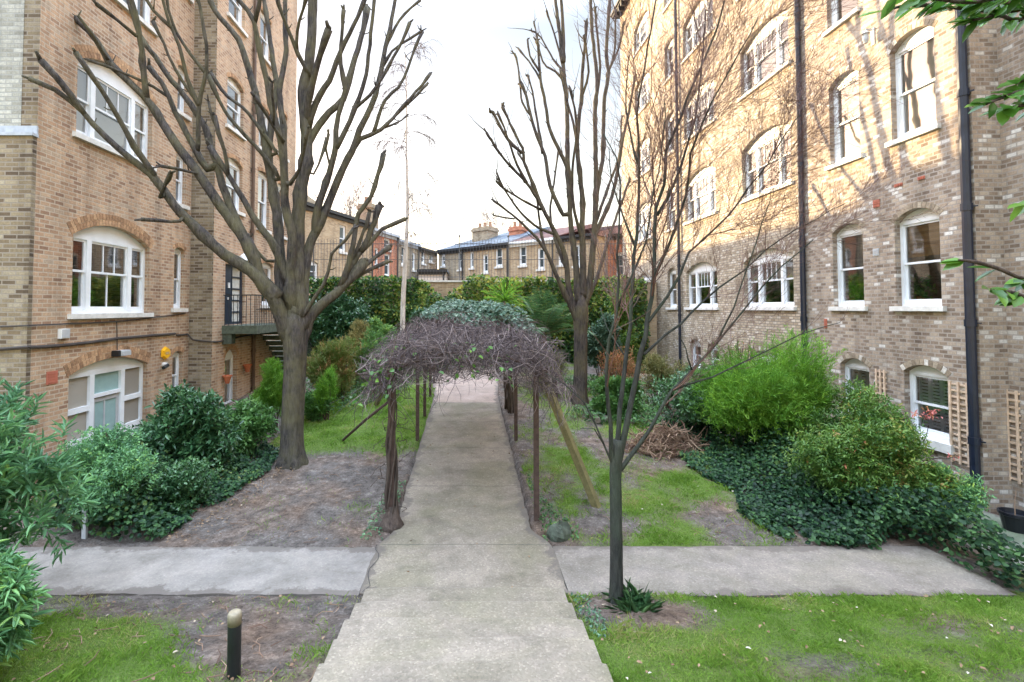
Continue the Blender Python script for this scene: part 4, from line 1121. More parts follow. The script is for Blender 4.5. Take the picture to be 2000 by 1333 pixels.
# ------------------------------------------------------------ bare trees
def smooth_pts(pts, rad, step=0.18):
    """Catmull-Rom through the points, resampled; radii interpolated"""
    P_ = [Vector(p) for p in pts]; out = []; ro = []
    n = len(P_)
    for i in range(n - 1):
        p0, p1, p2, p3 = P_[max(i - 1, 0)], P_[i], P_[i + 1], P_[min(i + 2, n - 1)]
        k = max(1, int((p2 - p1).length / step))
        for j in range(k):
            t = j / k; t2, t3 = t * t, t * t * t
            out.append(0.5 * ((2 * p1) + (p2 - p0) * t + (2 * p0 - 5 * p1 + 4 * p2 - p3) * t2 + (3 * p1 - p0 - 3 * p2 + p3) * t3))
            ro.append(rad[i] * (1 - t) + rad[i + 1] * t)
    out.append(P_[-1]); ro.append(rad[-1])
    return out, ro
def traced(mb, base_d, limbs, store, knob=True, sides=8, wig=0.005, stubs=1.0, wk=1.0):
    """limbs: key, parent, [(px,py)...], width px at start/end, depth offset at the tip"""
    for key, par, pts, w0, w1, dend in limbs:
        d0 = base_d; first = None
        if par and par in store:
            pp, pd = store[par]
            best = min(range(len(pp)), key=lambda i: (pp[i][0] - pts[0][0]) ** 2 + (pp[i][1] - pts[0][1]) ** 2)
            d0 = pd[best]
            if (pp[best][0] - pts[0][0]) ** 2 + (pp[best][1] - pts[0][1]) ** 2 > 9: pts = [pp[best]] + list(pts)
        seg = [0]
        for a, c in zip(pts[:-1], pts[1:]): seg.append(seg[-1] + math.hypot(c[0] - a[0], c[1] - a[1]))
        tot = seg[-1]
        ds = [d0 + (base_d + dend - d0) * s / tot for s in seg]
        # dense pixel track for the children
        tp, td = [], []
        for (a, c, da, dc) in zip(pts[:-1], pts[1:], ds[:-1], ds[1:]):
            for k in range(8):
                t = k / 8; tp.append((a[0] + (c[0] - a[0]) * t, a[1] + (c[1] - a[1]) * t)); td.append(da + (dc - da) * t)
        tp.append(pts[-1]); td.append(ds[-1]); store[key] = (tp, td)
        w = [(w0 + (w1 * .8 - w0) * (s / tot) ** 0.6) * wk / 2 * d / FPX for s, d in zip(seg, ds)]
        P3 = [PY(px, py, d) for (px, py), d in zip(pts, ds)]
        q, r = smooth_pts(P3, w)
        for i in range(1, len(q)):
            q[i] += Vector((rnd.gauss(0, wig), rnd.gauss(0, wig), rnd.gauss(0, wig)))
        if knob:
            for _ in range(max(1, len(q) // 9)):
                i = rnd.randrange(1, len(q)); r[i] *= rnd.uniform(1.12, 1.32)
        if knob and len(q) > 4:
            dirn = (q[-1] - q[-3]).normalized()
            r[-1] *= 1.5; r[-2] *= 1.35
        mb.tube(q, r, sides, rough=0.06)
        if knob:
            tip = q[-1]
            for s in range(rnd.randint(1, 3)):
                dd = (dirn * .8 + Vector((rnd.gauss(0, .6), rnd.gauss(0, .6), rnd.gauss(.2, .5)))).normalized()
                ln = rnd.uniform(.05, .16); mb.tube([tip - dd * .02, tip + dd * ln * .6, tip + dd * ln], [r[-1] * .7, r[-1] * .5, r[-1] * .4], 5)
            for s in range(int(len(q) * 0.16 * stubs)):
                i = rnd.randrange(2, len(q)); tan = (q[i] - q[i - 1]).normalized()
                dd = (tan.orthogonal().normalized() @ Matrix.Rotation(rnd.uniform(0, 6.28), 3, tan) + tan * .5).normalized()
                ln = rnd.uniform(.04, .2); rr = min(.014, r[i] * .5); mb.tube([q[i], q[i] + dd * ln * .6, q[i] + dd * ln + Vector((0, 0, ln * .2))], [rr, rr * .8, rr * .6], 5)
        store['3d_' + key] = (q, r)
def rot_dir(d, ang, az):
    o = d.orthogonal().normalized(); o = Matrix.Rotation(az, 3, d) @ o
    return (d * math.cos(ang) + o * math.sin(ang)).normalized()
def sprout(mb, q, r, n, lr, ang, up, level, t0=0.25, rk=0.6, sides=4, mi=0, jit=0.10, bias=None, rmin=0.0):
    L = len(q)
    for k in range(n):
        i = min(L - 1, max(1, int(L * (t0 + (1 - t0) * (k + rnd.random()) / n))))
        tan = (q[i] - q[i - 1]).normalized()
        d = rot_dir(tan, ang * rnd.uniform(.6, 1.4), rnd.uniform(0, 6.283))
        if bias is not None: d = (d + bias * rnd.uniform(.3, 1)).normalized()
        ln = rnd.uniform(*lr); m = 6
        p = q[i].copy(); pts = [p.copy()]
        for s in range(m):
            d = (d + Vector((rnd.gauss(0, jit), rnd.gauss(0, jit), rnd.gauss(0, jit) + up * .22))).normalized()
            p = p + d * (ln / m); pts.append(p.copy())
        r0 = max(min(r[i] * rk, .02), rmin); rad = [r0 * (1 - .72 * s / m) for s in range(m + 1)]
        mb.tube(pts, rad, sides, mi)
        if level > 1:
            sprout(mb, pts, rad, max(2, int(n * .7)), (lr[0] * .5, lr[1] * .6), ang * 1.05, up, level - 1, .2, .7, 3, mi, jit, bias, rmin)
def root_flare(mb, base, r0, r1, h, top, rtop, sides=16, extra=()):
    """fluted trunk with spreading roots"""
    n = 30; k0 = len(mb.v)
    ph = [rnd.uniform(0, 6.28) for _ in range(3)]
    rows = []
    for i in range(n + 1):
        t = i / n; z = base.z - .08 + (top.z - base.z + .08) * t
        c = base.lerp(top, t) + Vector((.03 * math.sin(t * 5 + ph[0]), .03 * math.sin(t * 4 + ph[1]), 0))
        hz = z - base.z
        r = (r1 + (rtop - r1) * t) * (1 + .13 * math.exp(-((t - .80) / .11) ** 2)) * (1 - .62 * sstep(.85, 1.0, t)) + (r0 - r1) * math.exp(-max(hz, 0) / h)
        for j in range(sides):
            a = 6.283 * j / sides
            fl = 1 + (.16 * math.exp(-max(hz, 0) / h) + .035) * math.sin(5 * a + ph[2]) + .02 * math.sin(9 * a + t * 3)
            mb.v.append((c.x + r * fl * math.cos(a), c.y + r * fl * math.sin(a), z))
    for i in range(n):
        for j in range(sides):
            j2 = (j + 1) % sides
            mb.face((k0 + i * sides + j, k0 + i * sides + j2, k0 + (i + 1) * sides + j2, k0 + (i + 1) * sides + j), 0, .5)
    mb.face([k0 + n * sides + j for j in range(sides)], 0, .5)

# ---- the big pollarded lime on the left
TD = 9.6
b0 = PY(573, 906, TD); b0.z = tz(b0.x, b0.y)
T1 = thing('lime_tree', 'big bare pollarded lime tree on the left lawn with many knuckled limbs', 'tree', b0)
off = -Vector(b0)
mb = MB(); root_flare(mb, b0, .30, .212, .20, PY(573, 585, TD), .215)
o = mb.build('trunk', M['bark_lime'], T1, smooth=True); o.location = off
st = {'trunk': ([(573, y) for y in range(560, 720, 8)], [TD] * 20)}
LIM1 = [
 ('A', 'trunk', [(562, 655), (545, 604), (520, 560), (490, 530), (440, 498), (397, 462), (371, 435), (341, 402), (321, 371), (294, 341), (260, 314), (230, 290), (206, 267), (182, 243), (162, 219), (135, 196), (108, 176), (58, 153)], 42, 10, -1.9),
 ('A2', 'A', [(300, 342), (263, 287), (246, 257), (223, 216), (199, 176), (175, 142), (147, 102)], 15, 11, -2.2),
 ('A3', 'A', [(166, 224), (135, 182), (111, 152), (80, 118)], 12, 14, -2.0),
 ('A4', 'A', [(314, 385), (322, 362), (334, 338)], 11, 9, -1.6),
 ('A5', 'A', [(350, 432), (310, 432), (277, 428)], 9, 7, -1.6),
 ('B', 'A', [(540, 575), (508, 545), (497, 509), (479, 470), (456, 437), (432, 405), (398, 354), (365, 310), (331, 263), (304, 219), (280, 186), (243, 152), (216, 125), (189, 81), (155, 44), (115, 2), (80, -40)], 34, 13, -1.0),
 ('B2', 'B', [(287, 190), (280, 142), (277, 101), (270, 51), (257, 0), (245, -60), (238, -130)], 15, 12, -1.3),
 ('B3', 'B', [(216, 125), (180, 68), (152, 32)], 8, 7, -1.4),
 ('B4', 'B2', [(265, 70), (230, 40), (188, 8)], 8, 9, -1.6),
 ('B5', 'B', [(390, 340), (345, 330), (317, 325)], 8, 6, -1.2),
 ('C', 'B', [(480, 472), (449, 403), (434, 362), (425, 324), (411, 284), (400, 247), (382, 220), (360, 187), (326, 146), (304, 112), (281, 83), (262, 40), (246, -20)], 24, 11, -.3),
 ('C2', 'C', [(405, 330), (382, 292), (364, 259), (342, 220), (331, 191), (315, 162), (290, 130)], 20, 11, -.6),
 ('C3', 'C2', [(331, 191), (300, 170), (235, 140), (205, 128), (170, 118)], 8, 6, -1.0),
 ('D', 'trunk', [(560, 540), (540, 488), (526, 466), (501, 434), (479, 396), (456, 358), (429, 317), (410, 285)], 26, 12, -.6),
 ('D2', 'D', [(445, 345), (443, 324), (438, 295), (427, 261), (420, 225)], 11, 8, -.8),
 ('D3', 'D2', [(424, 250), (414, 230), (407, 198)], 8, 7, -.9),
 ('E', 'C2', [(384, 300), (387, 281), (389, 207), (403, 135), (400, 67), (389, 11), (372, -40)], 12, 9, -.9),
 ('E2', 'E', [(389, 205), (360, 165), (330, 110), (310, 65), (298, 42)], 9, 7, -1.1),
 ('E3', 'E', [(386, 203), (365, 150), (350, 90), (330, 45), (318, 0), (300, -50)], 11, 8, -1.2),
 ('E4', 'E3', [(336, 55), (300, 22), (283, -5), (262, -40)], 9, 7, -1.2),
 ('E5', 'E', [(400, 140), (370, 105), (345, 62), (330, 20), (322, -30)], 9, 7, -1.0),
 ('F', 'G1', [(540, 300), (501, 243), (472, 209), (445, 191), (411, 142)], 11, 8, .1),
 ('F2', 'G1', [(546, 350), (517, 306), (479, 265), (449, 232), (429, 198), (407, 146)], 13, 9, -.3),
 ('G1', 'trunk', [(552, 620), (548, 549), (544, 452), (535, 385), (528, 340), (519, 284), (508, 225), (497, 175), (485, 135), (467, 79), (440, 45), (420, 22), (405, -20), (395, -80)], 33, 12, .7),
 ('G2', 'trunk', [(572, 610), (568, 549), (571, 464), (557, 407), (555, 340), (548, 272), (528, 202), (521, 157), (506, 94), (497, 45), (485, 22), (465, 0), (448, -40)], 30, 12, -.9),
 ('G2b', 'G2', [(497, 45), (506, 10), (512, -50)], 12, 10, -1.0),
 ('G3', 'trunk', [(590, 610), (580, 549), (582, 430), (589, 362), (598, 317), (598, 247), (591, 180), (602, 135), (609, 67), (611, 0), (614, -90)], 40, 24, .3),
 ('G3b', 'G3', [(600, 240), (602, 202), (614, 146), (625, 108), (643, 58)], 17, 16, -.5),
 ('G4', 'G2', [(556, 360), (553, 247), (546, 180), (557, 112), (557, 45), (555, -60)], 18, 12, .2),
 ('G4b', 'G1', [(524, 300), (532, 230), (540, 170), (530, 100), (522, 40), (512, -30)], 17, 11, .9),
 ('H', 'trunk', [(590, 640), (592, 580), (602, 486), (625, 437), (647, 385), (670, 329), (688, 295), (703, 255), (715, 229), (733, 187), (744, 139), (753, 94), (765, 40), (775, -30)], 34, 10, .9),
 ('H2', 'H', [(616, 452), (620, 407), (643, 340), (656, 284), (656, 255), (661, 225), (674, 175), (665, 126), (670, 34), (672, 20)], 22, 9, -.2),
 ('H3', 'H2', [(657, 290), (683, 236), (701, 191), (715, 146), (724, 67), (731, 0), (736, -60)], 14, 9, -.1),
 ('H3b', 'H3', [(690, 215), (722, 187), (746, 153), (769, 112), (787, 79), (800, 45)], 9, 8, .0),
 ('H4', 'G3', [(598, 290), (614, 259), (643, 220), (670, 193), (690, 126), (710, 56), (717, 16)], 20, 15, .9),
 ('H5', 'G3', [(600, 250), (616, 202), (643, 157), (665, 101), (699, 34), (715, -10)], 20, 10, .1),
 ('H6', 'H', [(690, 292), (704, 272), (744, 254), (778, 218), (812, 180), (841, 144)], 13, 7, 1.4),
 ('H7', 'H6', [(730, 258), (751, 198), (778, 171), (796, 135), (810, 94), (825, 63)], 10, 7, 1.1),
 ('H8', 'H', [(753, 94), (780, 40), (821, 0)], 9, 6, 1.2),
 ('H9', 'H', [(745, 135), (766, 100), (800, 76), (822, 62)], 8, 5, .8),
 ('H10', 'H6', [(770, 228), (805, 195), (834, 165)], 7, 6, 1.6),
 ('H11', 'H6', [(745, 252), (775, 240), (797, 224)], 6, 4, 1.6),
 ('K', 'trunk', [(590, 665), (602, 626), (625, 597), (659, 572), (677, 552), (699, 529), (712, 510)], 36, 20, .8),
 ('K1', 'K', [(668, 560), (680, 530), (701, 497), (722, 475), (746, 448), (771, 437), (792, 428)], 18, 9, 1.2),
 ('K2', 'K', [(665, 562), (681, 515), (692, 464), (699, 419), (724, 385), (744, 324), (749, 300)], 17, 11, .5),
 ('K3', 'K1', [(704, 493), (719, 464), (731, 434), (740, 402)], 14, 15, 1.0),
 ('K3b', 'K1', [(690, 515), (702, 470), (716, 440), (722, 415)], 10, 8, .8),
 ('K4', 'K', [(690, 538), (726, 509), (760, 484)], 12, 11, 1.4),
 ('K5', 'K', [(684, 550), (715, 531), (758, 511)], 10, 9, 1.5),
 ('K6', 'trunk', [(590, 620), (614, 583), (632, 556), (642, 527), (647, 497), (674, 470), (692, 446)], 13, 6, -.4),
 ('L1', 'G3', [(606, 150), (584, 108), (571, 79), (544, 9), (535, -30)], 11, 9, -.5),
 ('L2', 'G2', [(552, 275), (530, 241), (497, 189)], 9, 8, -1.2),
 ('L3', 'L2', [(534, 245), (535, 225), (530, 162)], 6, 6, -1.2),
 ('L4', 'L1', [(580, 100), (581, 61), (596, 0), (600, -30)], 9, 7, -.6),
 ('L5', 'H2', [(645, 330), (636, 290), (642, 262)], 6, 5, -.2),
 ('L6', 'G3', [(612, 340), (630, 300), (638, 270)], 7, 5, .3),
 ('M1', 'G2', [(566, 360), (585, 330), (592, 300), (600, 250)], 10, 8, -1.0),
 ('M2', 'G1', [(541, 510), (520, 510), (500, 490), (488, 465)], 9, 7, .3),
]
LIM1.sort(key=lambda l: {'F': 1, 'F2': 1}.get(l[0], 0))
mb = MB(); traced(mb, TD, LIM1, st, wk=.84, stubs=1.6)
o = mb.build('crown', M['bark_lime'], T1, smooth=True); o.location = off

# ---- the lime on the right, farther away
TD2 = 14.2
b1 = PY(1130, 792, TD2); b1.z = tz(b1.x, b1.y)
T2 = thing('lime_tree', 'slimmer bare lime tree farther back on the right with upright stems', 'tree', b1)
mb = MB(); root_flare(mb, b1, .27, .195, .18, PY(1138, 570, TD2), .185)
o = mb.build('trunk', M['bark_lime2'], T2, smooth=True); o.location = -Vector(b1)
st2 = {'trunk': ([(1135, y) for y in range(540, 680, 8)], [TD2] * 18)}
LIM2 = [
 ('L', 'trunk', [(1134, 640), (1105, 578), (1087, 540), (1069, 497), (1047, 464), (1020, 437), (991, 412), (964, 392)], 17, 5, -.6),
 ('L1a', 'L', [(1005, 428), (985, 425), (963, 421)], 5, 4, -.5),
 ('L2', 'trunk', [(1125, 610), (1110, 560), (1105, 504), (1083, 452), (1060, 407), (1042, 362), (1024, 317), (1020, 290), (991, 232), (982, 209)], 18, 7, -.3),
 ('L3', 'L2', [(1083, 452), (1055, 400), (1029, 358), (988, 315), (950, 259)], 10, 6, -.9),
 ('L3b', 'L3', [(985, 312), (965, 285), (960, 272)], 6, 5, -1),
 ('L5', 'L2', [(1085, 458), (1055, 447), (1031, 430), (1005, 400), (985, 370), (970, 338)], 8, 5, -.2),
 ('L6', 'L2', [(1056, 410), (1020, 390), (984, 369), (970, 356)], 7, 5, -1.2),
 ('L7', 'L2', [(1020, 300), (990, 270), (963, 220), (957, 218)], 8, 8, -.4),
 ('L8', 'L3', [(1029, 358), (1010, 322), (998, 290), (985, 250), (972, 222)], 8, 5, -1.1),
 ('L9', 'L', [(1075, 510), (1060, 470), (1052, 420), (1048, 385), (1030, 330), (1012, 300)], 8, 5, .5),
 ('M1', 'trunk', [(1130, 590), (1124, 509), (1114, 430), (1110, 340), (1095, 300), (1074, 254), (1065, 202), (1056, 157), (1051, 90), (1047, 80)], 18, 7, .2),
 ('M1b', 'M1', [(1100, 420), (1074, 362), (1065, 306), (1054, 280), (1040, 240), (1027, 187), (1018, 164)], 12, 8, .5),
 ('M1c', 'M1', [(1056, 157), (1040, 130), (1012, 95)], 6, 4, .6),
 ('M1d', 'M1', [(1054, 140), (1035, 110), (1030, 78)], 6, 4, .1),
 ('M1e', 'M1b', [(1060, 300), (1048, 230), (1040, 180), (1032, 150)], 8, 5, .9),
 ('M1f', 'M1b', [(1036, 225), (1020, 200), (1012, 130), (1005, 105)], 6, 5, .9),
 ('M2', 'M1', [(1112, 380), (1108, 300), (1108, 225), (1103, 157), (1096, 90), (1085, 0), (1080, -60)], 14, 9, .9),
 ('M2b', 'M2', [(1104, 150), (1087, 80), (1075, 45), (1067, 22)], 6, 5, .8),
 ('M2c', 'M2', [(1100, 140), (1080, 115), (1055, 72), (1038, 61)], 6, 4, 1),
 ('M2d', 'M2', [(1102, 160), (1085, 140), (1060, 120), (1043, 44)], 6, 4, 1),
 ('M2e', 'M2', [(1100, 120), (1100, 60), (1096, 0), (1096, -50)], 11, 8, .5),
 ('M3', 'trunk', [(1138, 580), (1139, 531), (1137, 452), (1137, 385), (1128, 295), (1130, 240), (1136, 190), (1137, 153), (1146, 45)], 19, 8, -.5),
 ('M3b', 'M3', [(1128, 300), (1122, 250), (1108, 200), (1096, 150), (1094, 135)], 8, 5, -.5),
 ('M3c', 'M3', [(1136, 190), (1150, 140), (1140, 70)], 7, 5, -.8),
 ('M4', 'trunk', [(1145, 590), (1155, 520), (1162, 430), (1164, 340), (1162, 225), (1166, 157), (1157, 67), (1153, 0), (1150, -60)], 18, 8, .4),
 ('M4b', 'M4', [(1163, 200), (1172, 140), (1168, 80), (1162, 15)], 8, 6, .6),
 ('M5', 'M4', [(1163, 400), (1171, 344), (1178, 300), (1180, 202), (1189, 139), (1184, 108), (1191, 2), (1192, -20)], 12, 10, .9),
 ('M5b', 'M5', [(1185, 150), (1200, 100), (1202, 20)], 7, 5, 1.1),
 ('M5c', 'M5', [(1188, 140), (1210, 90), (1218, 46)], 6, 4, .9),
 ('M6', 'M4', [(1158, 470), (1180, 420), (1195, 385), (1205, 340), (1215, 280), (1228, 220), (1240, 150)], 13, 6, .2),
 ('M7', 'M4', [(1162, 440), (1190, 360), (1210, 300), (1214, 230)], 9, 5, 1.4),
 ('M8', 'M3', [(1137, 470), (1120, 400), (1118, 330), (1126, 260), (1120, 200), (1112, 170)], 9, 6, -1.3),
 ('N1', 'trunk', [(1140, 600), (1165, 545), (1185, 480), (1205, 420), (1230, 350)], 12, 6, 1.2),
 ('N2', 'L2', [(1108, 530), (1085, 470), (1075, 420), (1080, 370), (1090, 300)], 9, 5, 1.2),
]
mb = MB(); traced(mb, TD2, LIM2, st2, stubs=1.3, wk=.82)
for k in list(st2):
    if k.startswith('3d_') and len(st2[k][0]) > 8: sprout(mb, *st2[k], rnd.randint(1, 3), (.4, 1.1), .45, .35, 1, .5, .5, 4)
o = mb.build('crown', M['bark_lime2'], T2, smooth=True); o.location = -Vector(b1)

# ---- the small many-stemmed tree by the steps
TD3 = 5.25
b2 = PY(1204, 1176, TD3); b2.z = tz(b2.x, b2.y)
T3 = thing('young_tree', 'young slender tree with a fan of thin red brown twigs beside the steps', 'tree', b2)
mb = MB()
tp = [PY(1203, 1176, TD3), PY(1204, 1100, TD3), PY(1203, 1000, TD3), PY(1202, 930, TD3), PY(1204, 890, TD3), PY(1206, 860, TD3)]
tp[0].z = b2.z - .05
q, r = smooth_pts(tp, [.080, .066, .062, .062, .066, .05], .08); mb.tube(q, r, 12, rough=.02)
o = mb.build('trunk', M['bark_small'], T3, smooth=True); o.location = -Vector(b2)
st3 = {'trunk': ([(1203, y) for y in range(860, 1000, 8)], [TD3] * 18)}
LIM3 = [
 ('S1', 'trunk', [(1200, 915), (1192, 884), (1192, 830), (1184, 725), (1190, 665), (1204, 614), (1207, 545), (1205, 500), (1210, 452), (1213, 362), (1202, 308), (1180, 260)], 12, 3, -.5),
 ('S1b', 'S1', [(1206, 600), (1235, 540), (1262, 470), (1272, 400), (1290, 300), (1300, 200)], 6, 2.5, -.2),
 ('S2', 'trunk', [(1204, 905), (1206, 869), (1210, 800), (1222, 710), (1231, 635), (1237, 545), (1238, 497), (1245, 419), (1249, 340), (1247, 272), (1245, 225), (1249, 180), (1262, 120), (1270, 60), (1285, -20)], 13, 4, .4),
 ('S2b', 'S2', [(1250, 330), (1230, 260), (1222, 180), (1228, 110)], 6, 2.5, .6),
 ('S2c', 'S2', [(1240, 480), (1215, 420), (1195, 350), (1188, 290)], 6, 2.5, .5),
 ('S3', 'trunk', [(1209, 900), (1216, 869), (1234, 785), (1249, 695), (1267, 620), (1276, 545), (1278, 500), (1283, 407), (1299, 362), (1301, 295), (1330, 225), (1357, 157), (1385, 90), (1410, 20), (1425, -40)], 16, 4, .1),
 ('S3b', 'S3', [(1284, 420), (1320, 350), (1350, 260), (1365, 180), (1372, 100), (1380, 20)], 8, 3, .7),
 ('S3c', 'S3', [(1278, 540), (1310, 470), (1340, 380), (1350, 300), (1390, 200), (1440, 110), (1480, 40)], 8, 3, -.5),
 ('S4', 'S3', [(1268, 626), (1303, 581), (1327, 539), (1345, 493), (1385, 457), (1425, 419), (1461, 369), (1500, 320), (1530, 270), (1560, 225)], 8, 2.5, .2),
 ('S5', 'S3', [(1255, 690), (1300, 656), (1354, 608), (1405, 560), (1450, 530), (1520, 470), (1590, 430), (1650, 400)], 7, 2.2, .4),
 ('S6', 'trunk', [(1212, 918), (1228, 896), (1270, 836), (1312, 764), (1351, 722), (1390, 683), (1420, 644), (1450, 611), (1490, 560), (1530, 520), (1590, 470)], 11, 2.5, -.3),
 ('S6b', 'S6', [(1400, 672), (1432, 600), (1460, 520), (1490, 440), (1505, 390)], 5, 2, -.6),
 ('S7', 'trunk', [(1198, 905), (1185, 880), (1162, 830), (1141, 785), (1099, 749), (1063, 725)], 6, 2, -.2),
 ('S8', 'S6', [(1351, 722), (1338, 680), (1324, 653)], 4, 2, -.5),
 ('S9', 'S6', [(1312, 764), (1340, 752), (1390, 737), (1450, 707), (1510, 680), (1560, 655), (1640, 630)], 5, 2, -.1),
 ('S10', 'S7', [(1180, 870), (1160, 838), (1132, 836)], 3, 1.5, -.4),
 ('S11', 'S2', [(1224, 700), (1205, 672), (1185, 640), (1172, 600)], 4, 2, .6),
]
mbw = MB(); traced(mbw, TD3, LIM3, st3, knob=False, sides=7, wig=.006, wk=.9)
o = mbw.build('limbs', M['bark_small'], T3, smooth=True); o.location = -Vector(b2)
mb = MB()
RB_ = Vector((.14, .05, .08))
for key, n, lr, lev in (('S1', 12, (.5, 1.2), 2), ('S1b', 12, (.5, 1.2), 2), ('S2', 18, (.5, 1.4), 3), ('S2b', 10, (.4, 1.1), 2), ('S2c', 9, (.4, 1.0), 2), ('S3', 18, (.7, 1.7), 3), ('S3b', 13, (.5, 1.3), 3), ('S3c', 18, (.6, 1.6), 3), ('S4', 20, (.4, 1.2), 3), ('S5', 13, (.4, .9), 3), ('S6', 12, (.3, .9), 3), ('S6b', 7, (.3, .8), 2), ('S9', 5, (.2, .6), 2), ('S7', 4, (.2, .4), 1)):
    q, r = st3['3d_' + key]
    sprout(mb, q, r, n, lr, .52, .22, lev, .32, .40, 4, 0, .11, rmin=.0018, bias=RB_ if key not in ('S1', 'S2b', 'S2c', 'S7') else Vector((-.03, 0, .10)))
o = mb.build('twigs', M['twig_red'], T3); o.location = -Vector(b2)

# ---- birch in the distance
TD4 = 18.5
b3 = PY(785, 690, TD4); b3.z = tz(b3.x, b3.y)
T4 = thing('birch_tree', 'slender white birch with drooping twigs in front of the far wall', 'tree', b3)
mb = MB(); pts = [b3 - Vector((0, 0, .1)), PY(787, 600, TD4), PY(792, 500, TD4), PY(796, 400, TD4), PY(794, 290, TD4), PY(794, 180, TD4), PY(790, 80, TD4)]
q, r = smooth_pts(pts, [.105, .095, .08, .062, .042, .026, .012], .2); mb.tube(q, r, 8, rough=.04)
o = mb.build('trunk', M['bark_birch'], T4, smooth=True); o.location = -Vector(b3)
mb = MB(); st4 = []
for k in range(22):
    i = int(len(q) * (.38 + .6 * k / 22)); i = min(i, len(q) - 2)
    a = rnd.uniform(0, 6.28); d = Vector((math.cos(a), math.sin(a), .55)).normalized(); ln = rnd.uniform(.9, 1.9) * (1 - .5 * k / 22)
    p = q[i].copy(); pp = [p.copy()]
    for s in range(7):
        d = (d + Vector((0, 0, -.13)) + Vector((rnd.gauss(0, .06), rnd.gauss(0, .06), 0))).normalized(); p = p + d * ln / 7; pp.append(p.copy())
    mb.tube(pp, [.016 * (1 - .7 * s / 7) for s in range(8)], 4)
    sprout(mb, pp, [.012] * 8, 9, (.3, .9), .6, -.9, 2, .3, .7, 3, rmin=.0075)
o = mb.build('twigs', M['twig_far'], T4); o.location = -Vector(b3)

# ---- small twiggy trees beyond the roofs
for (px, pyb, pyt, Y, lab) in ((683, 470, 372, 42, 'bare tree behind the red ridge tiles of the left terrace'), (972, 480, 418, 52, 'bare tree behind the chimneys of the back row')):
    b = PY(px, pyb, Y); zt_ = PY(px, pyt, Y).z; g = thing('bare_tree', lab, 'tree', (b.x, b.y, 0))
    mb = MB(); q, r = smooth_pts([Vector((b.x, b.y, -.1)), Vector((b.x + .1, b.y, b.z * .6)), Vector((b.x, b.y, zt_ * .86))], [.22, .16, .05], .5); mb.tube(q, r, 7)
    o = mb.build('trunk', M['twig_far'], g); o.location = -g.location
    mb = MB(); sprout(mb, q, [.07] * len(q), 14, (1.6, 3.2), .7, .5, 3, .55, .7, 4, rmin=.016)
    o = mb.build('twigs', M['twig_far'], g); o.location = -g.location

# ------------------------------------------------------------ pergola and its climber
PG = thing('pergola', 'row of slim dark posts carrying the vine tunnel over the path', 'pergola', (0, 7.2, 0))
posts = [(-1.13, 7.2), (1.02, 7.35), (-1.14, 10.9), (1.06, 10.9), (-1.16, 12.9), (1.14, 13.6), (-1.18, 15.0), (-1.2, 17.0), (1.2, 16.2)]
for (x, y) in posts:
    mb = MB(); z = tz(x, y); mb.bar((x, y, z - .1), (x, y, 2.25 + .05 * (y - 7)), .075, .075)
    o = mb.build('post', M['timber_dark'], PG); o.location = -PG.location
for x in (-1.14, 1.1):
    mb = MB(); mb.bar((x, 7.0, 2.27), (x, 17.2, 2.75), .07, .09); o = mb.build('beam', M['timber_dark'], PG); o.location = -PG.location
for k in range(9):
    y = 7.2 + k * 1.2; z = 2.27 + .047 * (y - 7.0)
    pts = [(-1.14 + 2.24 * t, y, z + .28 * math.sin(math.pi * t)) for t in np.linspace(0, 1, 9)]
    mb = MB(); mb.tube(pts, .022, 6); o = mb.build('hoop', M['timber_dark'], PG); o.location = -PG.location
p0, p1 = GP(1168, 990), PY(1068, 752, 8.3)
tp_ = MB(); tp_.bar((p0.x, p0.y, p0.z - .06), p1, .13, .10); tag(tp_.build('timber_prop', M['timber_green']), 'thick greenish timber leaning against the right side of the pergola', 'timber')
p0, p1 = GP(668, 862), PY(768, 778, 9.4)
tp_ = MB(); tp_.tube([p0, p0.lerp(p1, .5) + Vector((0, 0, .03)), p1], [.03, .03, .025], 7); tag(tp_.build('leaning_pole', M['timber_dark']), 'thin dark pole leaning against the left side of the pergola', 'pole')
p0, p1 = PY(735, 815, 14.0), PY(757, 735, 13.6)
tp_ = MB(); tp_.bar((p0.x, p0.y, tz(p0.x, p0.y)), p1, .12, .09); tag(tp_.build('timber_prop', M['timber_green']), 'short greenish timber propped far back on the left side of the pergola', 'timber')

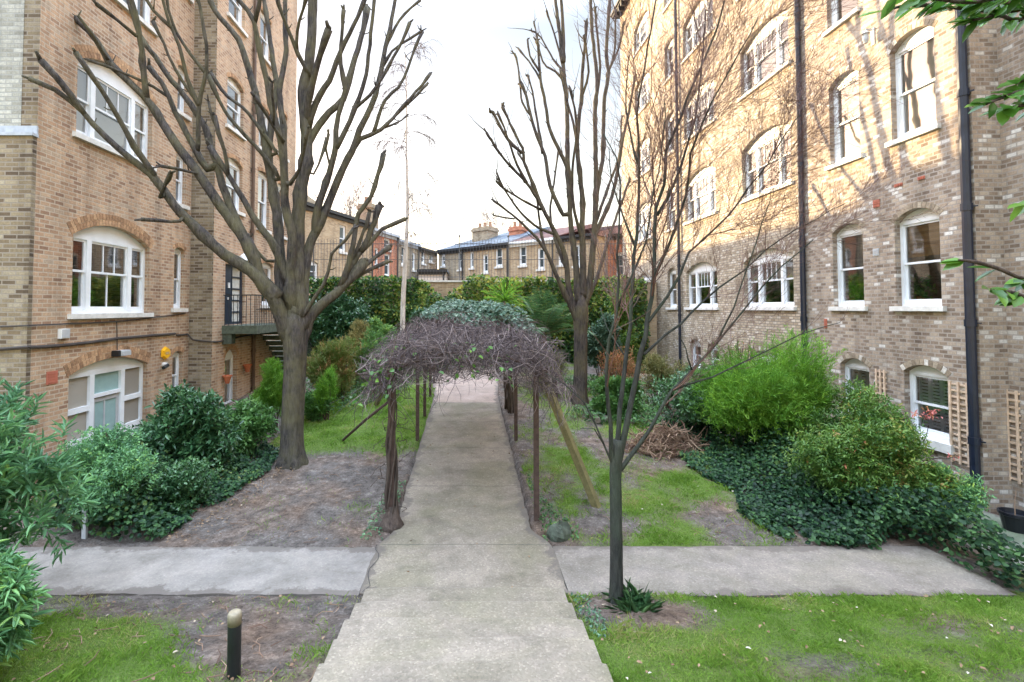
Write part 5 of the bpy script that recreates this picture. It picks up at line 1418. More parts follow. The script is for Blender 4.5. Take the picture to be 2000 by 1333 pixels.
VN = thing('climbing_vine', 'tangled bare purple grey vine covering the pergola', 'climber', (-1.13, 7.2, 0))
def vtop(x, y): return 2.74 + .055 * (y - 7) - .50 * abs((x + .08) / 1.5) ** 4 + .16 * fbm(x, y, 1.7) + .05 * math.sin(x * 5.1 + y * 2.3)
def vbot(x, y): return 2.24 + .045 * (y - 7) - (.27 * sstep(.55, 1.25, abs(x + .02)) ) + .05 * math.sin(x * 5 + y)
mb = MB()
for k in range(3600):
    y = 6.85 + 7.6 * rnd.random() ** 1.6; x = rnd.uniform(-1.45, 1.28)
    a, c = vbot(x, y), vtop(x, y); z = a + (c - a) * rnd.random() ** .6
    d = Vector((rnd.gauss(0, 1), rnd.gauss(0, .7), rnd.gauss(0, .6))).normalized(); p = Vector((x, y, z)); pts = [p.copy()]
    n = rnd.randint(5, 9); ln = rnd.uniform(.5, 1.2) / n; over = .02 + .13 * rnd.random() ** 3
    for s in range(n):
        d = (d + Vector((rnd.gauss(0, .36), rnd.gauss(0, .36), rnd.gauss(-.03, .36)))).normalized()
        p = p + d * ln
        t_, b_ = vtop(p.x, p.y) + .05, vbot(p.x, p.y) - .04
        if p.z > t_ + over: d.z = -abs(d.z) - .15
        if p.z < b_ and rnd.random() > .12: p.z = b_; d.z = abs(d.z) * .3
        if abs(p.x + .08) > 1.42: d.x = -d.x
        if p.y < 6.7: d.y = abs(d.y)
        pts.append(p.copy())
    r0 = rnd.choice((.0026, .003, .0035, .0045, .0065)); mb.tube(pts, [r0 * (1 - .5 * s / n) for s in range(n + 1)], 4)
# older, thicker stems snaking over the hoops
for k in range(26):
    y = 7.0 + 6 * rnd.random(); sg = rnd.choice((-1, 1)); pts = []
    for s in range(15):
        t = s / 14; x = sg * (1.25 - 2.3 * t * rnd.uniform(.9, 1.0)); yy = y + .5 * math.sin(t * 4 + k) + .06 * rnd.gauss(0, 1)
        pts.append(Vector((x, yy, max(vbot(x, yy) + .06, vtop(x, yy) - .05 - .28 * rnd.random() * (1 - t)))))
    q, r = smooth_pts(pts, [.012 * (1 - .7 * s / 14) + .004 for s in range(15)], .1); mb.tube(q, r, 5, rough=.1)
# strands hanging from the eaves of the tangle
for k in range(300):
    sx = rnd.choice((-1, -1, 1, 1)); x = sx * rnd.uniform(.9, 1.5) if rnd.random() < .85 else rnd.uniform(-1, 1); y = 6.8 + 4 * rnd.random() ** 1.8
    p = Vector((x, y, vbot(x, y) + .1)); d = Vector((sx * .3, -.2, -.5)); pts = [p.copy()]; ln = rnd.uniform(.2, .85) / 7
    for s in range(7):
        d = (d + Vector((rnd.gauss(0, .35), rnd.gauss(0, .3), rnd.gauss(-.12, .2)))).normalized(); p = p + d * ln; pts.append(p.copy())
    mb.tube(pts, [.005 * (1 - .6 * s / 7) for s in range(8)], 4)
o = mb.build('vine_tangle', M['vine'], VN); o.location = -VN.location
mb = MB()
for k in range(7):      # twisted stems up the left front post
    pts = []
    for s in range(15):
        t = s / 14; a = k * .9 + t * (2.2 + k * .5); rr = .045 + .035 * (1 - t) + .015 * math.sin(s * 1.7 + k)
        pts.append(Vector((-1.13 + rr * math.cos(a), 7.2 + rr * math.sin(a), tz(-1.13, 7.2) - .05 + 2.5 * t)))
    mb.tube(pts, [.030 * (1 - .4 * s / 14) if k < 4 else .013 for s in range(15)], 6, rough=.12)
mb.lathe([(.22, -.02), (.17, .06), (.11, .18), (.06, .3)], -1.13, 7.2, 9)
for k in range(26):
    a = rnd.uniform(0, 6.28); z = rnd.uniform(.3, 2.0); p = Vector((-1.13 + .1 * math.cos(a), 7.2 + .1 * math.sin(a), z)); d = Vector((math.cos(a), math.sin(a), rnd.uniform(-.8, .6))); pts = [p.copy()]
    for s in range(5):
        d = (d + Vector((rnd.gauss(0, .5), rnd.gauss(0, .5), rnd.gauss(-.1, .5)))).normalized(); p = p + d * .06; pts.append(p.copy())
    mb.tube(pts, .005, 4)
mb2 = MB()
for (x, y) in ((1.08, 13.6), (1.14, 13.2), (1.10, 10.9)):
    for k in range(4):
        pts = [Vector((x + (.09 - .02 * k) * math.cos(k * 1.6 + s * .35), y + .09 * math.sin(k * 1.6 + s * .35), tz(x, y) + 2.4 * s / 10)) for s in range(11)]
        if y > 11: mb2.tube(pts, .035 - .004 * k, 6, rough=.12)
o = mb.build('vine_trunk', M['vine_trunk'], VN, smooth=True); o.location = -VN.location
o = mb2.build('vine_trunk', M['vine_trunk'], VN, smooth=True); o.location = -VN.location
# a few green leaves left on the vine
n = 330; P_ = []
for k in range(n):
    cl = rnd.choice(((-1.25, 7.1), (-1.2, 7.3), (-1.1, 8.2), (-.9, 9), (-.05, 6.95), (1.0, 12.6), (.9, 12.9), (-1.5, 7.9), (.35, 6.95), (1.1, 10)))
    x, y = cl[0] + rnd.gauss(0, .16), cl[1] + rnd.gauss(0, .25); zz = rnd.uniform(vbot(x, y) - (.45 if cl[1] > 12 else .1), vtop(x, y))
    P_.append((x, y, zz))
leaf_obj('vine_leaves', np.array(P_) - np.array(VN.location), nr.randn(n, 3) + np.array([0, -.6, -.4]), nr.randn(n, 3) * .5 + np.array([0, -.4, 1]), .075, .065, LEAF['camellia'], VN)
# grey-green ivy that caps the far half of the tunnel
n = 4200; xx = nr.uniform(-1.1, 1.55, n); yy = 9.6 + 4.6 * nr.rand(n)
keep = (yy - 9.6) > 1.3 * np.abs(xx - .25) - .3; xx, yy = xx[keep], yy[keep]; n = len(xx)
zz = np.array([vtop(a, c) for a, c in zip(xx, yy)]) + .10 + .16 * nr.rand(n) + .10 * np.sin(xx * 4 + yy * 3)
iv = thing('ivy_canopy', 'silvery green ivy heaped on top of the far part of the pergola', 'ivy', (.2, 12, 2.8))
leaf_obj('foliage', np.stack([xx, yy, zz], 1) - np.array(iv.location), nr.randn(n, 3) * np.array([1, 1, .3]) + np.array([0, -.7, -.2]), nr.randn(n, 3) * .4 + np.array([0, -.35, 1]), .10 * (.6 + .7 * nr.rand(n)), .085, LEAF['frost'], iv)
mb = MB()
for k in range(40):
    x, y = rnd.uniform(-.9, 1.3), rnd.uniform(10.2, 13.8); pts = [Vector((x + s * .12, y + rnd.gauss(0, .05), vtop(x, y) + .06 + .03 * rnd.random())) for s in range(6)]
    mb.tube(pts, .008, 4)
o = mb.build('stem', M['vine_trunk'], iv); o.location = -iv.location
# ------------------------------------------------------------ shrubs, hedges, ground cover
def at(px, Y): d = ray(px, 603); return d.x / d.y * Y
def px2m(w, Y): return w * Y / FPX
def zpx(py, Y): return EYE + (HY - py) * Y / FPX
# left
x = at(0, 4.0)
shrub('willow_leaved_shrub', 'large near shrub of long narrow leaves at the left edge beside the pale path', 'shrub', (-4.75, 4.25), (1.15, 1.2, 2.75), 1050, 15, .135, .025, LEAF['near'], tl=.20, spread=.75, up=.25, inner=.5, amp=.40, lobes=17, droop=.25, tclump=.6, stems=16)
shrub('willow_leaved_shrub', 'lower drooping shrub of narrow leaves in the bottom left corner', 'shrub', (-3.62, 3.55), (.5, .55, 1.35), 480, 13, .11, .022, LEAF['near'], tl=.14, spread=.85, up=.0, inner=.45, droop=.25, tclump=.7, tbias=.08)
shrub('small_leaved_shrub', 'loose small leaved shrub in front of the garden door', 'shrub', (-5.2, 7.3), (1.05, .8, 1.35), 1200, 14, .048, .026, LEAF['near'], tl=.26, spread=.9, inner=.45, amp=.4, lobes=12)
shrub('laurel_shrub', 'dark glossy laurel below the narrow windows of the left block', 'shrub', (-5.1, 9.0), (1.1, .9, 1.7), 800, 11, .13, .05, LEAF['dark'], tl=.26, inner=.5, amp=.35, lobes=12, tclump=.6, tbias=.1)
shrub('laurel_shrub', 'green laurel between the dark laurel and the trunk of the big lime', 'shrub', (-4.75, 9.9), (.95, .8, 1.25), 560, 11, .11, .045, LEAF['mid'], tl=.24, inner=.5, amp=.35, tclump=.6)
shrub('rounded_shrub', 'dense small leaved shrub low behind the grey stake', 'shrub', (-4.75, 7.7), (.95, .7, .95), 700, 13, .055, .034, LEAF['dark'], tl=.2, inner=.5, amp=.3, tbias=.15)
shrub('feathery_bamboo', 'bright yellow green feathery bamboo beside the left lime trunk', 'bamboo', (-4.55, 11.6), (.75, .7, 1.85), 1500, 16, .095, .011, LEAF['bright'], tl=.28, spread=.6, up=.35, inner=.3, amp=.2, tclump=.6)
shrub('feathery_bamboo', 'small bright bamboo clump right of the left lime trunk', 'bamboo', (-3.7, 12.6), (.4, .5, 1.5), 500, 14, .09, .011, LEAF['bright'], tl=.26, spread=.6, up=.35, inner=.3)
shrub('hazel_thicket', 'tall reddish green thicket on the left beyond the lawn', 'shrub', (at(655, 14.2), 14.2), (1.15, 1.1, 2.2), 1700, 13, .10, .018, LEAF['red'], tl=.35, spread=.6, up=.4, inner=.4, amp=.35, lobes=12, tclump=.7)
shrub('hazel_thicket', 'green thicket behind the reddish one', 'shrub', (at(735, 15.6), 15.6), (1.0, 1.0, 2.2), 1000, 13, .10, .02, LEAF['mid'], tl=.35, spread=.6, up=.4, inner=.4, amp=.35, tbias=.15)
shrub('plumed_shrub', 'pale pinkish plumed shrub left of the pergola top', 'shrub', (at(705, 17), 17), (1.1, .9, 2.3), 1000, 14, .13, .015, LEAF['olive'], tl=.4, spread=.5, up=.5, inner=.4, amp=.3, tbias=.25)
shrub('laurel_hedge', 'very dark tall laurel against the far wall behind the left lime', 'shrub', (at(655, 18.8), 18.8), (1.9, .9, 3.25), 1700, 11, .16, .07, LEAF['dark'], tl=.35, inner=.5, amp=.3, lobes=14, tclump=.5)
shrub('laurel_hedge', 'fresh green rounded bush left of the birch trunk', 'shrub', (at(737, 18.2), 18.2), (.95, .8, 2.75), 1100, 12, .13, .04, LEAF['mid'], tl=.35, inner=.5, amp=.25, tbias=.2)
shrub('laurel_hedge', 'dark bush right of the birch trunk', 'shrub', (at(845, 19.5), 19.5), (1.5, .7, 2.6), 1200, 11, .15, .06, LEAF['dark'], tl=.35, inner=.5, amp=.3, tbias=.15)
shrub('low_shrub', 'low leafy shrub on the far left lawn edge', 'shrub', (at(618, 12.5), 12.5), (.6, .5, .8), 420, 11, .09, .04, LEAF['mid'], tl=.2, inner=.4)
# the far wall is hidden by ivy: countable patches no one could tell apart read as one hedge
n = 30000; xx = nr.uniform(-7.0, 7.8, n); zz = nr.uniform(.5, 4.62, n)
wv = np.array([fbm(a, c, .9) for a, c in zip(xx, zz)]); wv2 = np.array([fbm(a * 1.0, c * .35 + 8, 1.1) for a, c in zip(xx, zz)])
keep = (zz < 4.56 + .12 * wv) & (np.abs(xx - (-1.05)) + 1.2 * np.maximum(0, 4.42 - zz) > .95)
xx, zz, wv, wv2 = xx[keep], zz[keep], wv[keep], wv2[keep]; n = len(xx)
yy = YW - .12 - (.25 + .45 * nr.rand(n)) * (.55 + .6 * wv) - .08
ih = thing('ivy_hedge', 'green ivy hedge with sunlight painted in as yellow leaves clothing the far garden wall', 'hedge', (0, YW - .3, .9))
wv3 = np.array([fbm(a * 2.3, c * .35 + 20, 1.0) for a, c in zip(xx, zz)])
lit_yel = np.clip(.40 + .55 * wv3 + .22 * np.exp(-((xx - 1.0) / 2.8) ** 2) + .10 * (zz - 3.4) + .26 * nr.randn(n), 0, 1)  # random streaks, plus sunlit yellow painted in towards middle and top
leaf_obj('foliage', np.stack([xx, yy, zz], 1) - np.array(ih.location), nr.randn(n, 3) * np.array([1, .5, .8]) + np.array([0, -.5, -.35]), nr.randn(n, 3) * .4 + np.array([0, -.9, .5]), .15 * (.6 + .7 * nr.rand(n)), .10, LEAF['yellow'], ih, lit_yel)
mb = MB()
for k in range(60):
    x0 = rnd.uniform(-6.8, 7.6); pts = [Vector((x0 + rnd.gauss(0, .08) + s * .05, YW - .12, .6 + s * .45)) for s in range(8)]; mb.tube(pts, .02, 4)
o = mb.build('stem', M['vine_trunk'], ih); o.location = -ih.location
# palms
def fan(name, label, cat, c, trunk_h, nf, L, droop, leaflets, mat, lw=.03, flen=.35, up=.5):
    root = thing(name, label, cat, c); P_, D_, N_, L_ = [], [], [], []
    mb = MB(); mb.tube([(0, 0, -.1), (.02, .01, trunk_h * .5), (0, 0, trunk_h)], [.13, .11, .10], 9, rough=.08); mb.build('trunk', M['brush'] if leaflets else M['log'], root)
    sm = MB()
    for k in range(nf):
        a = rnd.uniform(0, 6.283); el = rnd.uniform(-.25, 1.35) if not leaflets else rnd.uniform(.1, 1.3)
        d = Vector((math.cos(a) * math.cos(el), math.sin(a) * math.cos(el), math.sin(el))); p = Vector((0, 0, trunk_h)); m = 9; ll = L * rnd.uniform(.75, 1.1); pts = [p.copy()]
        for s in range(m):
            d = (d + Vector((0, 0, -droop * (s + 1) / m))).normalized(); p = p + d * ll / m; pts.append(p.copy())
            if leaflets and s > 0:
                sd_ = d.cross(Vector((0, 0, 1))).normalized()
                for sg in (-1, 1):
                    for q in range(3):
                        P_.append(p - d * ll / m * q / 3); D_.append(sd_ * sg + d * .7 + Vector((0, 0, -.25 + rnd.gauss(0, .1)))); N_.append(Vector((0, 0, 1)) + d * .2); L_.append(flen * (1 - .55 * abs(s / m - .4)))
        if leaflets: sm.tube(pts, [.012 * (1 - .7 * s / m) for s in range(m + 1)], 4)
        else:
            for s in range(0, m, 3):
                P_.append(pts[s]); D_.append(pts[min(s + 3, m)] - pts[s]); N_.append(Vector((rnd.gauss(0, .2), rnd.gauss(0, .2), 1))); L_.append((pts[min(s + 3, m)] - pts[s]).length * 1.08)
    leaf_obj('fronds', np.array([tuple(p) for p in P_]), np.array([tuple(p) for p in D_]), np.array([tuple(p) for p in N_]), np.array(L_), lw, mat, root, droop=.1)
    if leaflets: sm.build('stalks', M['timber_green'], root)
    return root
fan('cordyline_palm', 'spiky cordyline palm in front of the yellow ivy wall', 'palm', (at(986, 19.6), 19.6, tz(1.5, 19.6)), 2.75, 110, 1.0, .10, False, LEAF['bright'], .045)
fan('feather_palm', 'feathery green palm with arching fronds left of the right lime tree', 'palm', (at(1062, 16.2), 16.2, tz(2.5, 16.2)), 1.75, 40, 1.75, .16, True, LEAF['palm'], .026, .42)
# right, from far to near
shrub('twiggy_shrub', 'dark twiggy shrub at the foot of the feather palm', 'shrub', (at(1080, 15.0), 15.0), (.7, .6, 1.75), 700, 8, .06, .02, LEAF['olive'], tl=.35, spread=.6, inner=.3, tbias=-.1)
shrub('grey_green_shrub', 'grey green ivy mound right of the right lime trunk', 'shrub', (at(1180, 17.0), 17.0), (.9, .8, 2.5), 900, 11, .11, .07, LEAF['frost'], tl=.3, inner=.45, amp=.3, tbias=-.05)
shrub('variegated_shrub', 'yellow green shrub high behind the stems of the young tree', 'shrub', (at(1215, 19), 19), (1.1, .8, 3.0), 900, 10, .12, .05, LEAF['yellow'], tl=.35, inner=.45, amp=.35)
shrub('russet_shrub', 'russet brown twiggy shrub right of the right lime tree', 'shrub', (at(1205, 14.8), 14.8), (1.15, .7, 1.85), 800, 9, .06, .018, LEAF['red'], tl=.4, spread=.55, inner=.3, amp=.3, tbias=.35, stems=40)
shrub('russet_shrub', 'olive brown twiggy shrub in front of the two little arched windows', 'shrub', (at(1290, 13.6), 13.6), (.95, .8, 2.0), 800, 9, .07, .02, LEAF['olive'], tl=.4, spread=.55, inner=.3, amp=.3, stems=40)
shrub('laurel_shrub', 'glossy green laurel behind the logs', 'shrub', (at(1200, 12.9), 12.9), (1.0, .6, 1.15), 700, 11, .11, .05, LEAF['mid'], tl=.24, inner=.45, tclump=.5)
shrub('dark_shrub', 'deep green leafy shrub behind the brown brush heap', 'shrub', (at(1335, 11.2), 11.2), (1.4, .9, 2.0), 1400, 12, .09, .04, LEAF['dark'], tl=.28, inner=.45, amp=.35, tbias=.18)
shrub('twiggy_shrub', 'bare greyish twiggy bush against the right wall', 'shrub', (at(1440, 14.0), 14.0), (.9, .5, 2.9), 160, 5, .05, .02, LEAF['red'], tl=.5, spread=.5, inner=.4, stems=70, tbias=.2)
shrub('feathery_bush', 'big bright green feathery bush in front of the right wall', 'shrub', (6.2, 9.9), (1.72, 1.35, 2.6), 4200, 16, .09, .014, LEAF['bright'], tl=.42, spread=.55, up=.22, inner=.5, amp=.40, lobes=26, tclump=.75, stems=14)
shrub('nandina_shrub', 'layered green nandina right of the feathery bush', 'shrub', (7.0, 8.75), (1.15, 1.0, 2.3), 1300, 24, .075, .024, LEAF['nandina'], tl=.50, spread=.8, up=-.05, inner=.5, amp=.4, lobes=18, tclump=.75, tbias=.08)
shrub('nandina_shrub', 'lower spreading nandina with a few red leaves above the ivy bank', 'shrub', (6.45, 7.75), (1.5, .9, 1.55), 1300, 24, .07, .024, LEAF['nandina'], tl=.50, spread=.8, up=-.05, inner=.5, amp=.4, lobes=18, tclump=.75, tbias=.14)
shrub('mahonia_shrub', 'small fresh green shrub at the foot of the near black downpipe', 'shrub', (7.35, 7.35), (.45, .4, 1.25), 380, 13, .065, .022, LEAF['near'], tl=.22, inner=.4, tbias=.2)
# scarlet spray on bare stems in front of the shuttered window
rs = thing('scarlet_spray', 'scarlet leaf sprays on bare branching stems in front of the shuttered window', 'shrub', (7.1, 8.2, 0))
mb = MB(); P_ = []
sp_ = [PY(1745, 905, 8.1), PY(1790, 875, 8.05), PY(1820, 835, 8.0), PY(1812, 812, 8.0)]
for pts in ([PY(1772, 968, 8.2), PY(1778, 890, 8.1), PY(1805, 860, 8.0), PY(1814, 830, 7.95)], [PY(1772, 968, 8.2), PY(1800, 905, 8.0), PY(1850, 895, 7.9), PY(1868, 893, 7.9)], [PY(1772, 968, 8.2), PY(1745, 850, 8.2), PY(1785, 826, 8.1)], [PY(1772, 968, 8.2), PY(1786, 930, 8.1), PY(1800, 895, 8.1), PY(1790, 885, 8.1)]):
    q, r = smooth_pts(pts, [.014, .011, .008, .005][:len(pts)], .06); mb.tube(q, r, 6)
mb.tube([Vector((PY(1772, 968, 8.2).x, 8.2, -.1)), PY(1772, 968, 8.2)], [.016, .014], 6)
o = mb.build('stem', M['vine_trunk'], rs); o.location = -rs.location
for (px, py, n, s) in ((1816, 806, 42, .085), (1785, 808, 16, .06), (1864, 890, 10, .05), (1795, 905, 16, .09), (1775, 918, 8, .06)):
    c = PY(px, py, 7.98)
    for k in range(n): P_.append((c.x + rnd.gauss(0, s * .7), c.y + rnd.gauss(0, s * .5), c.z + rnd.gauss(0, s * .45)))
n = len(P_); leaf_obj('foliage', np.array(P_) - np.array(rs.location), nr.randn(n, 3) + np.array([0, -.4, -.3]), nr.randn(n, 3) * .5 + np.array([0, -.3, 1]), .07, .022, LEAF['scarlet'], rs)

def cover(name, label, cat, poly, n, hgt, L, Wd, mat, face=(0, -.6), tb=0.0, kind='stuff'):
    """ivy or similar ground cover inside a ground polygon, mounded to height hgt(x,y)"""
    px_ = np.array([p[0] for p in poly]); py_ = np.array([p[1] for p in poly]); out = []
    while len(out) < n:
        x, y = rnd.uniform(px_.min(), px_.max()), rnd.uniform(py_.min(), py_.max()); ins = False
        j = len(poly) - 1
        for i in range(len(poly)):
            if (poly[i][1] > y) != (poly[j][1] > y) and x < (poly[j][0] - poly[i][0]) * (y - poly[i][1]) / (poly[j][1] - poly[i][1]) + poly[i][0]: ins = not ins
            j = i
        if not ins: continue
        if fbm(x, y, 1.6) < -.6: continue
        h = hgt(x, y) * (1 + .45 * fbm(x, y, 1.9))
        out.append((x, y, tz(x, y) + .02 + max(0, h) * (rnd.random() ** .75)))
    P_ = np.array(out)
    D = nr.randn(n, 3) * np.array([1, 1, .5]) + np.array([face[0], face[1], -.35]); Nn = nr.randn(n, 3) * .35 + np.array([face[0] * .6, face[1] * .6, 1])
    o = leaf_obj(name, P_, D, Nn, L * (.55 + .8 * nr.rand(n)), Wd * (.6 + .7 * nr.rand(n)), mat, None, np.clip(nr.rand(n) * .8 + tb + .25 * np.array([fbm(a, c, .8) for a, c, _ in out]), 0, 1), fold=.12)
    tag(o, label, cat, kind=kind); return o
def hR(x, y): return .10 + .55 * sstep(4.9, 6.3, x + .12 * (y - 7)) * (1 - .7 * sstep(6.5, 7.1, x))
cover('ivy_cover', 'dark ivy bank on the right spilling over the end of the cross path', 'ivy', [(4.40, 6.66), (5.2, 6.50), (5.96, 6.44), (6.0, 6.3), (6.02, 5.5), (6.06, 5.25), (6.35, 5.4), (6.55, 6.0), (6.8, 6.9), (7.1, 9.0), (5.6, 11.5), (4.9, 12.2), (4.35, 10.8), (4.25, 9.2), (4.5, 8.2), (4.15, 7.5)], 22000, hR, .062, .062, LEAF['ivy'])
cover('ivy_cover', 'dark ivy along the left edge of the bare lawn under the shrubs', 'ivy', [(-5.9, 6.75), (-4.9, 6.68), (-4.25, 6.75), (-4.15, 7.3), (-3.95, 8.2), (-3.75, 9.2), (-3.95, 10.2), (-4.6, 10.6), (-6.4, 9.0), (-6.4, 7.0)], 11000, lambda x, y: .10 + .45 * sstep(-4.1, -5.0, x), .065, .062, LEAF['ivy'], (.25, -.6), .05)
cover('low_weeds', 'low green weeds by the foot of the right lime tree and the logs', 'ground cover', [(2.3, 12.6), (4.6, 11.6), (5.2, 13), (5.5, 17), (3.0, 17.5), (4.2, 14.2)], 4500, lambda x, y: .25, .09, .05, LEAF['mid'], (0, -.5))
cover('low_weeds', 'low green weeds before the hedge on the far left', 'ground cover', [(-4.6, 12.2), (-3.4, 13.2), (-2.2, 15.2), (-1.7, 17.6), (-4.5, 18), (-6, 14)], 4500, lambda x, y: .3, .09, .04, LEAF['mid'], (0, -.5))
cover('low_weeds', 'small weeds in the soil beside the right front pergola post', 'ground cover', [(1.05, 6.75), (1.5, 6.7), (1.6, 7.1), (1.2, 8.2), (1.08, 9.6)], 420, lambda x, y: .05, .045, .03, LEAF['mid'], (0, -.4))
cover('low_weeds', 'small weeds beside the steps at the foot of the young tree', 'ground cover', [(1.1, 5.45), (1.35, 5.45), (1.3, 4.5), (1.12, 4.3)], 170, lambda x, y: .04, .035, .022, LEAF['dark'], (0, -.4))
cover('low_weeds', 'green weeds beside the vine trunk left of the path', 'ground cover', [(-1.5, 6.75), (-1.15, 6.8), (-1.1, 8.8), (-1.4, 8.6)], 260, lambda x, y: .05, .045, .03, LEAF['dark'], (0, -.4), .2)

# grass blades
def blades(n, x0, x1, y0, y1, hh, ww, pw=1.0):
    out = []
    for k in range(n):
        x, y = rnd.uniform(x0, x1), rnd.uniform(y0, y1)
        if under_path(x, y) or (x > 6.1 and y < 6.6) or x > 7 or x < -7.1: continue
        d = dens(x, y)
        if d < .12 or rnd.random() > d ** 1.6 * pw: continue
        out.append((x, y, tz(x, y) + .03 * fbm(x, y, 1.2)))
    return np.array(out), hh, ww
allP, allH, allW = [], [], []
for (n, x0, x1, y0, y1, hh, ww) in ((95000, 1.06, 6.3, 2.9, 5.48, .042, .0055), (36000, -4.8, -1.16, 2.9, 5.48, .040, .0055), (60000, 1.02, 5.6, 6.6, 10.5, .05, .008), (16000, 1.0, 4.4, 10.5, 17, .06, .014), (22000, -4.4, -1.05, 6.6, 9.6, .045, .008), (34000, -4.6, -1.05, 9.6, 16, .06, .013)):
    P_, hh, ww = blades(n, x0, x1, y0, y1, hh, ww)
    allP.append(P_); allH.append(np.full(len(P_), hh)); allW.append(np.full(len(P_), ww))
P_ = np.concatenate(allP); H_ = np.concatenate(allH) * (.45 + .9 * nr.rand(len(P_))) * np.array([.8 + 1.1 * max(-.3, fbm(p[0], p[1], 2.3)) for p in P_]); W_ = np.concatenate(allW); n = len(P_)
a = nr.rand(n) * 6.283; S = np.stack([np.cos(a), np.sin(a), np.zeros(n)], 1) * (W_ / 2)[:, None]
lean = np.stack([nr.randn(n), nr.randn(n), np.zeros(n)], 1) * (H_ * .55)[:, None]
V = np.empty((n, 4, 3)); V[:, 0] = P_ - S; V[:, 1] = P_ + S; V[:, 2] = P_ + lean * .4 + np.array([0, 0, 1]) * (H_ * .6)[:, None] + S * .7; V[:, 3] = P_ + lean + np.array([0, 0, 1]) * (H_ * .9)[:, None]
me = bpy.data.meshes.new('grass'); me.vertices.add(n * 4); me.vertices.foreach_set('co', V.reshape(-1)); me.loops.add(n * 4); me.loops.foreach_set('vertex_index', np.arange(n * 4, dtype=np.int32)); me.polygons.add(n); me.polygons.foreach_set('loop_start', (np.arange(n) * 4).astype(np.int32)); me.update(calc_edges=True)
tn = np.clip(.55 * nr.rand(n) + .45 * np.array([.55 + 1.2 * fbm(p[0], p[1], 1.3) for p in P_]), 0, 1)
a_ = me.attributes.new('tint', 'FLOAT', 'FACE'); a_.data.foreach_set('value', tn); me.materials.append(LEAF['grass'])
tag(link(bpy.data.objects.new('grass', me)), 'short patchy lawn grass around the paths', 'grass', kind='stuff')
# fallen leaves and petals
out = []
for (n, x0, x1, y0, y1) in ((150, 1.1, 6.2, 2.9, 5.45), (60, 1.1, 5.2, 6.7, 11), (70, -4.6, -1.2, 2.9, 5.4), (90, -4.4, -1.1, 6.7, 11), (40, -1, 1, 5.5, 14)):
    for k in range(n):
        x, y = rnd.uniform(x0, x1), rnd.uniform(y0, y1); out.append((x, y, tz(x, y) + (.035 if abs(x) > 1.06 else .03)))
for k in range(380):
    y = rnd.uniform(6.7, 10.4); x = np.interp(y, [6.7, 7.3, 8.2, 9.2, 10.2], [-4.2, -4.05, -3.85, -3.65, -3.85]) + abs(rnd.gauss(0, .22)); out.append((x, y, tz(x, y) + .03))
P_ = np.array(out); n = len(P_)
o = leaf_obj('leaf_litter', P_, nr.randn(n, 3) * np.array([1, 1, .15]), nr.randn(n, 3) * .25 + np.array([0, 0, 1]), .022 + .03 * nr.rand(n), .016 + .016 * nr.rand(n), LEAF['litter'], tint=np.where(np.arange(n) < 210, .93 * nr.rand(n), .82 * nr.rand(n)))
tag(o, 'scattered fallen leaves and petals on lawn and path', 'leaf litter', kind='stuff')

mb = MB()
for k in range(420):
    lft = rnd.random() < .62
    x, y = (rnd.uniform(-4.3, -1.15), rnd.choice((rnd.uniform(2.9, 5.4), rnd.uniform(6.65, 10.5)))) if lft else (rnd.uniform(1.1, 4.6), rnd.uniform(6.7, 11))
    a = rnd.uniform(0, 6.28); ln = rnd.uniform(.04, .22); z = tz(x, y) + .03 * fbm(x, y, 1.2) + .012
    mb.tube([(x, y, z), (x + ln * .5 * math.cos(a), y + ln * .5 * math.sin(a), z + .012), (x + ln * math.cos(a + .3), y + ln * math.sin(a + .3), z)], [.0045, .004, .0025], 4)
tag(mb.build('fallen_twigs', M['brush']), 'small dead twigs lying scattered on the bare soil and lawn', 'twigs', kind='stuff')

# ------------------------------------------------------------ small things
p = PY(457, 1300, 3.75); zt_ = zpx(1182, 3.75); zg = tz(p.x, 3.75)
bo = thing('garden_bollard', 'black garden light post with cream cap in the lower left lawn', 'bollard', (p.x, 3.75, zg))
h = zt_ - zg
mb = MB(); mb.lathe([(.049, -.05), (.049, h - .10), (.046, h - .09)], 0, 0, 20); mb.build('post', M['black_plastic'], bo, smooth=False)
mb = MB(); mb.lathe([(.050, h - .095), (.051, h - .03), (.048, h - .015), (.040, h - .004), (.02, h)], 0, 0, 20); mb.build('cap', M['dull_cap'], bo, smooth=True)
# stone by the path
g = GP(1094, 1058)
mb = MB(); K, J = 9, 14
ph = [rnd.uniform(0, 6) for _ in range(4)]
for i in range(K + 1):
    th = math.pi * i / K
    for j in range(J):
        a = 6.283 * j / J; r = 1 + .22 * fbm(math.cos(a) * 1.5 + i * .3, math.sin(a) * 1.5, 1.1) + .12 * math.sin(3 * a + ph[0] + i * .5)
        zz = math.cos(th); zz = max(-.4, zz)
        mb.v.append((.19 * r * math.sin(th) * math.cos(a), .13 * r * math.sin(th) * math.sin(a), .16 * r * zz + .03 + .03 * math.sin(a * 2)))
for i in range(K):
    for j in range(J):
        j2 = (j + 1) % J; mb.face((i * J + j, (i + 1) * J + j, (i + 1) * J + j2, i * J + j2))
tag(mb.build('garden_stone', M['stone_grey'], loc=(g.x, g.y + .1, g.z)), 'mossy grey stone on the soil beside the right pergola post', 'stone')
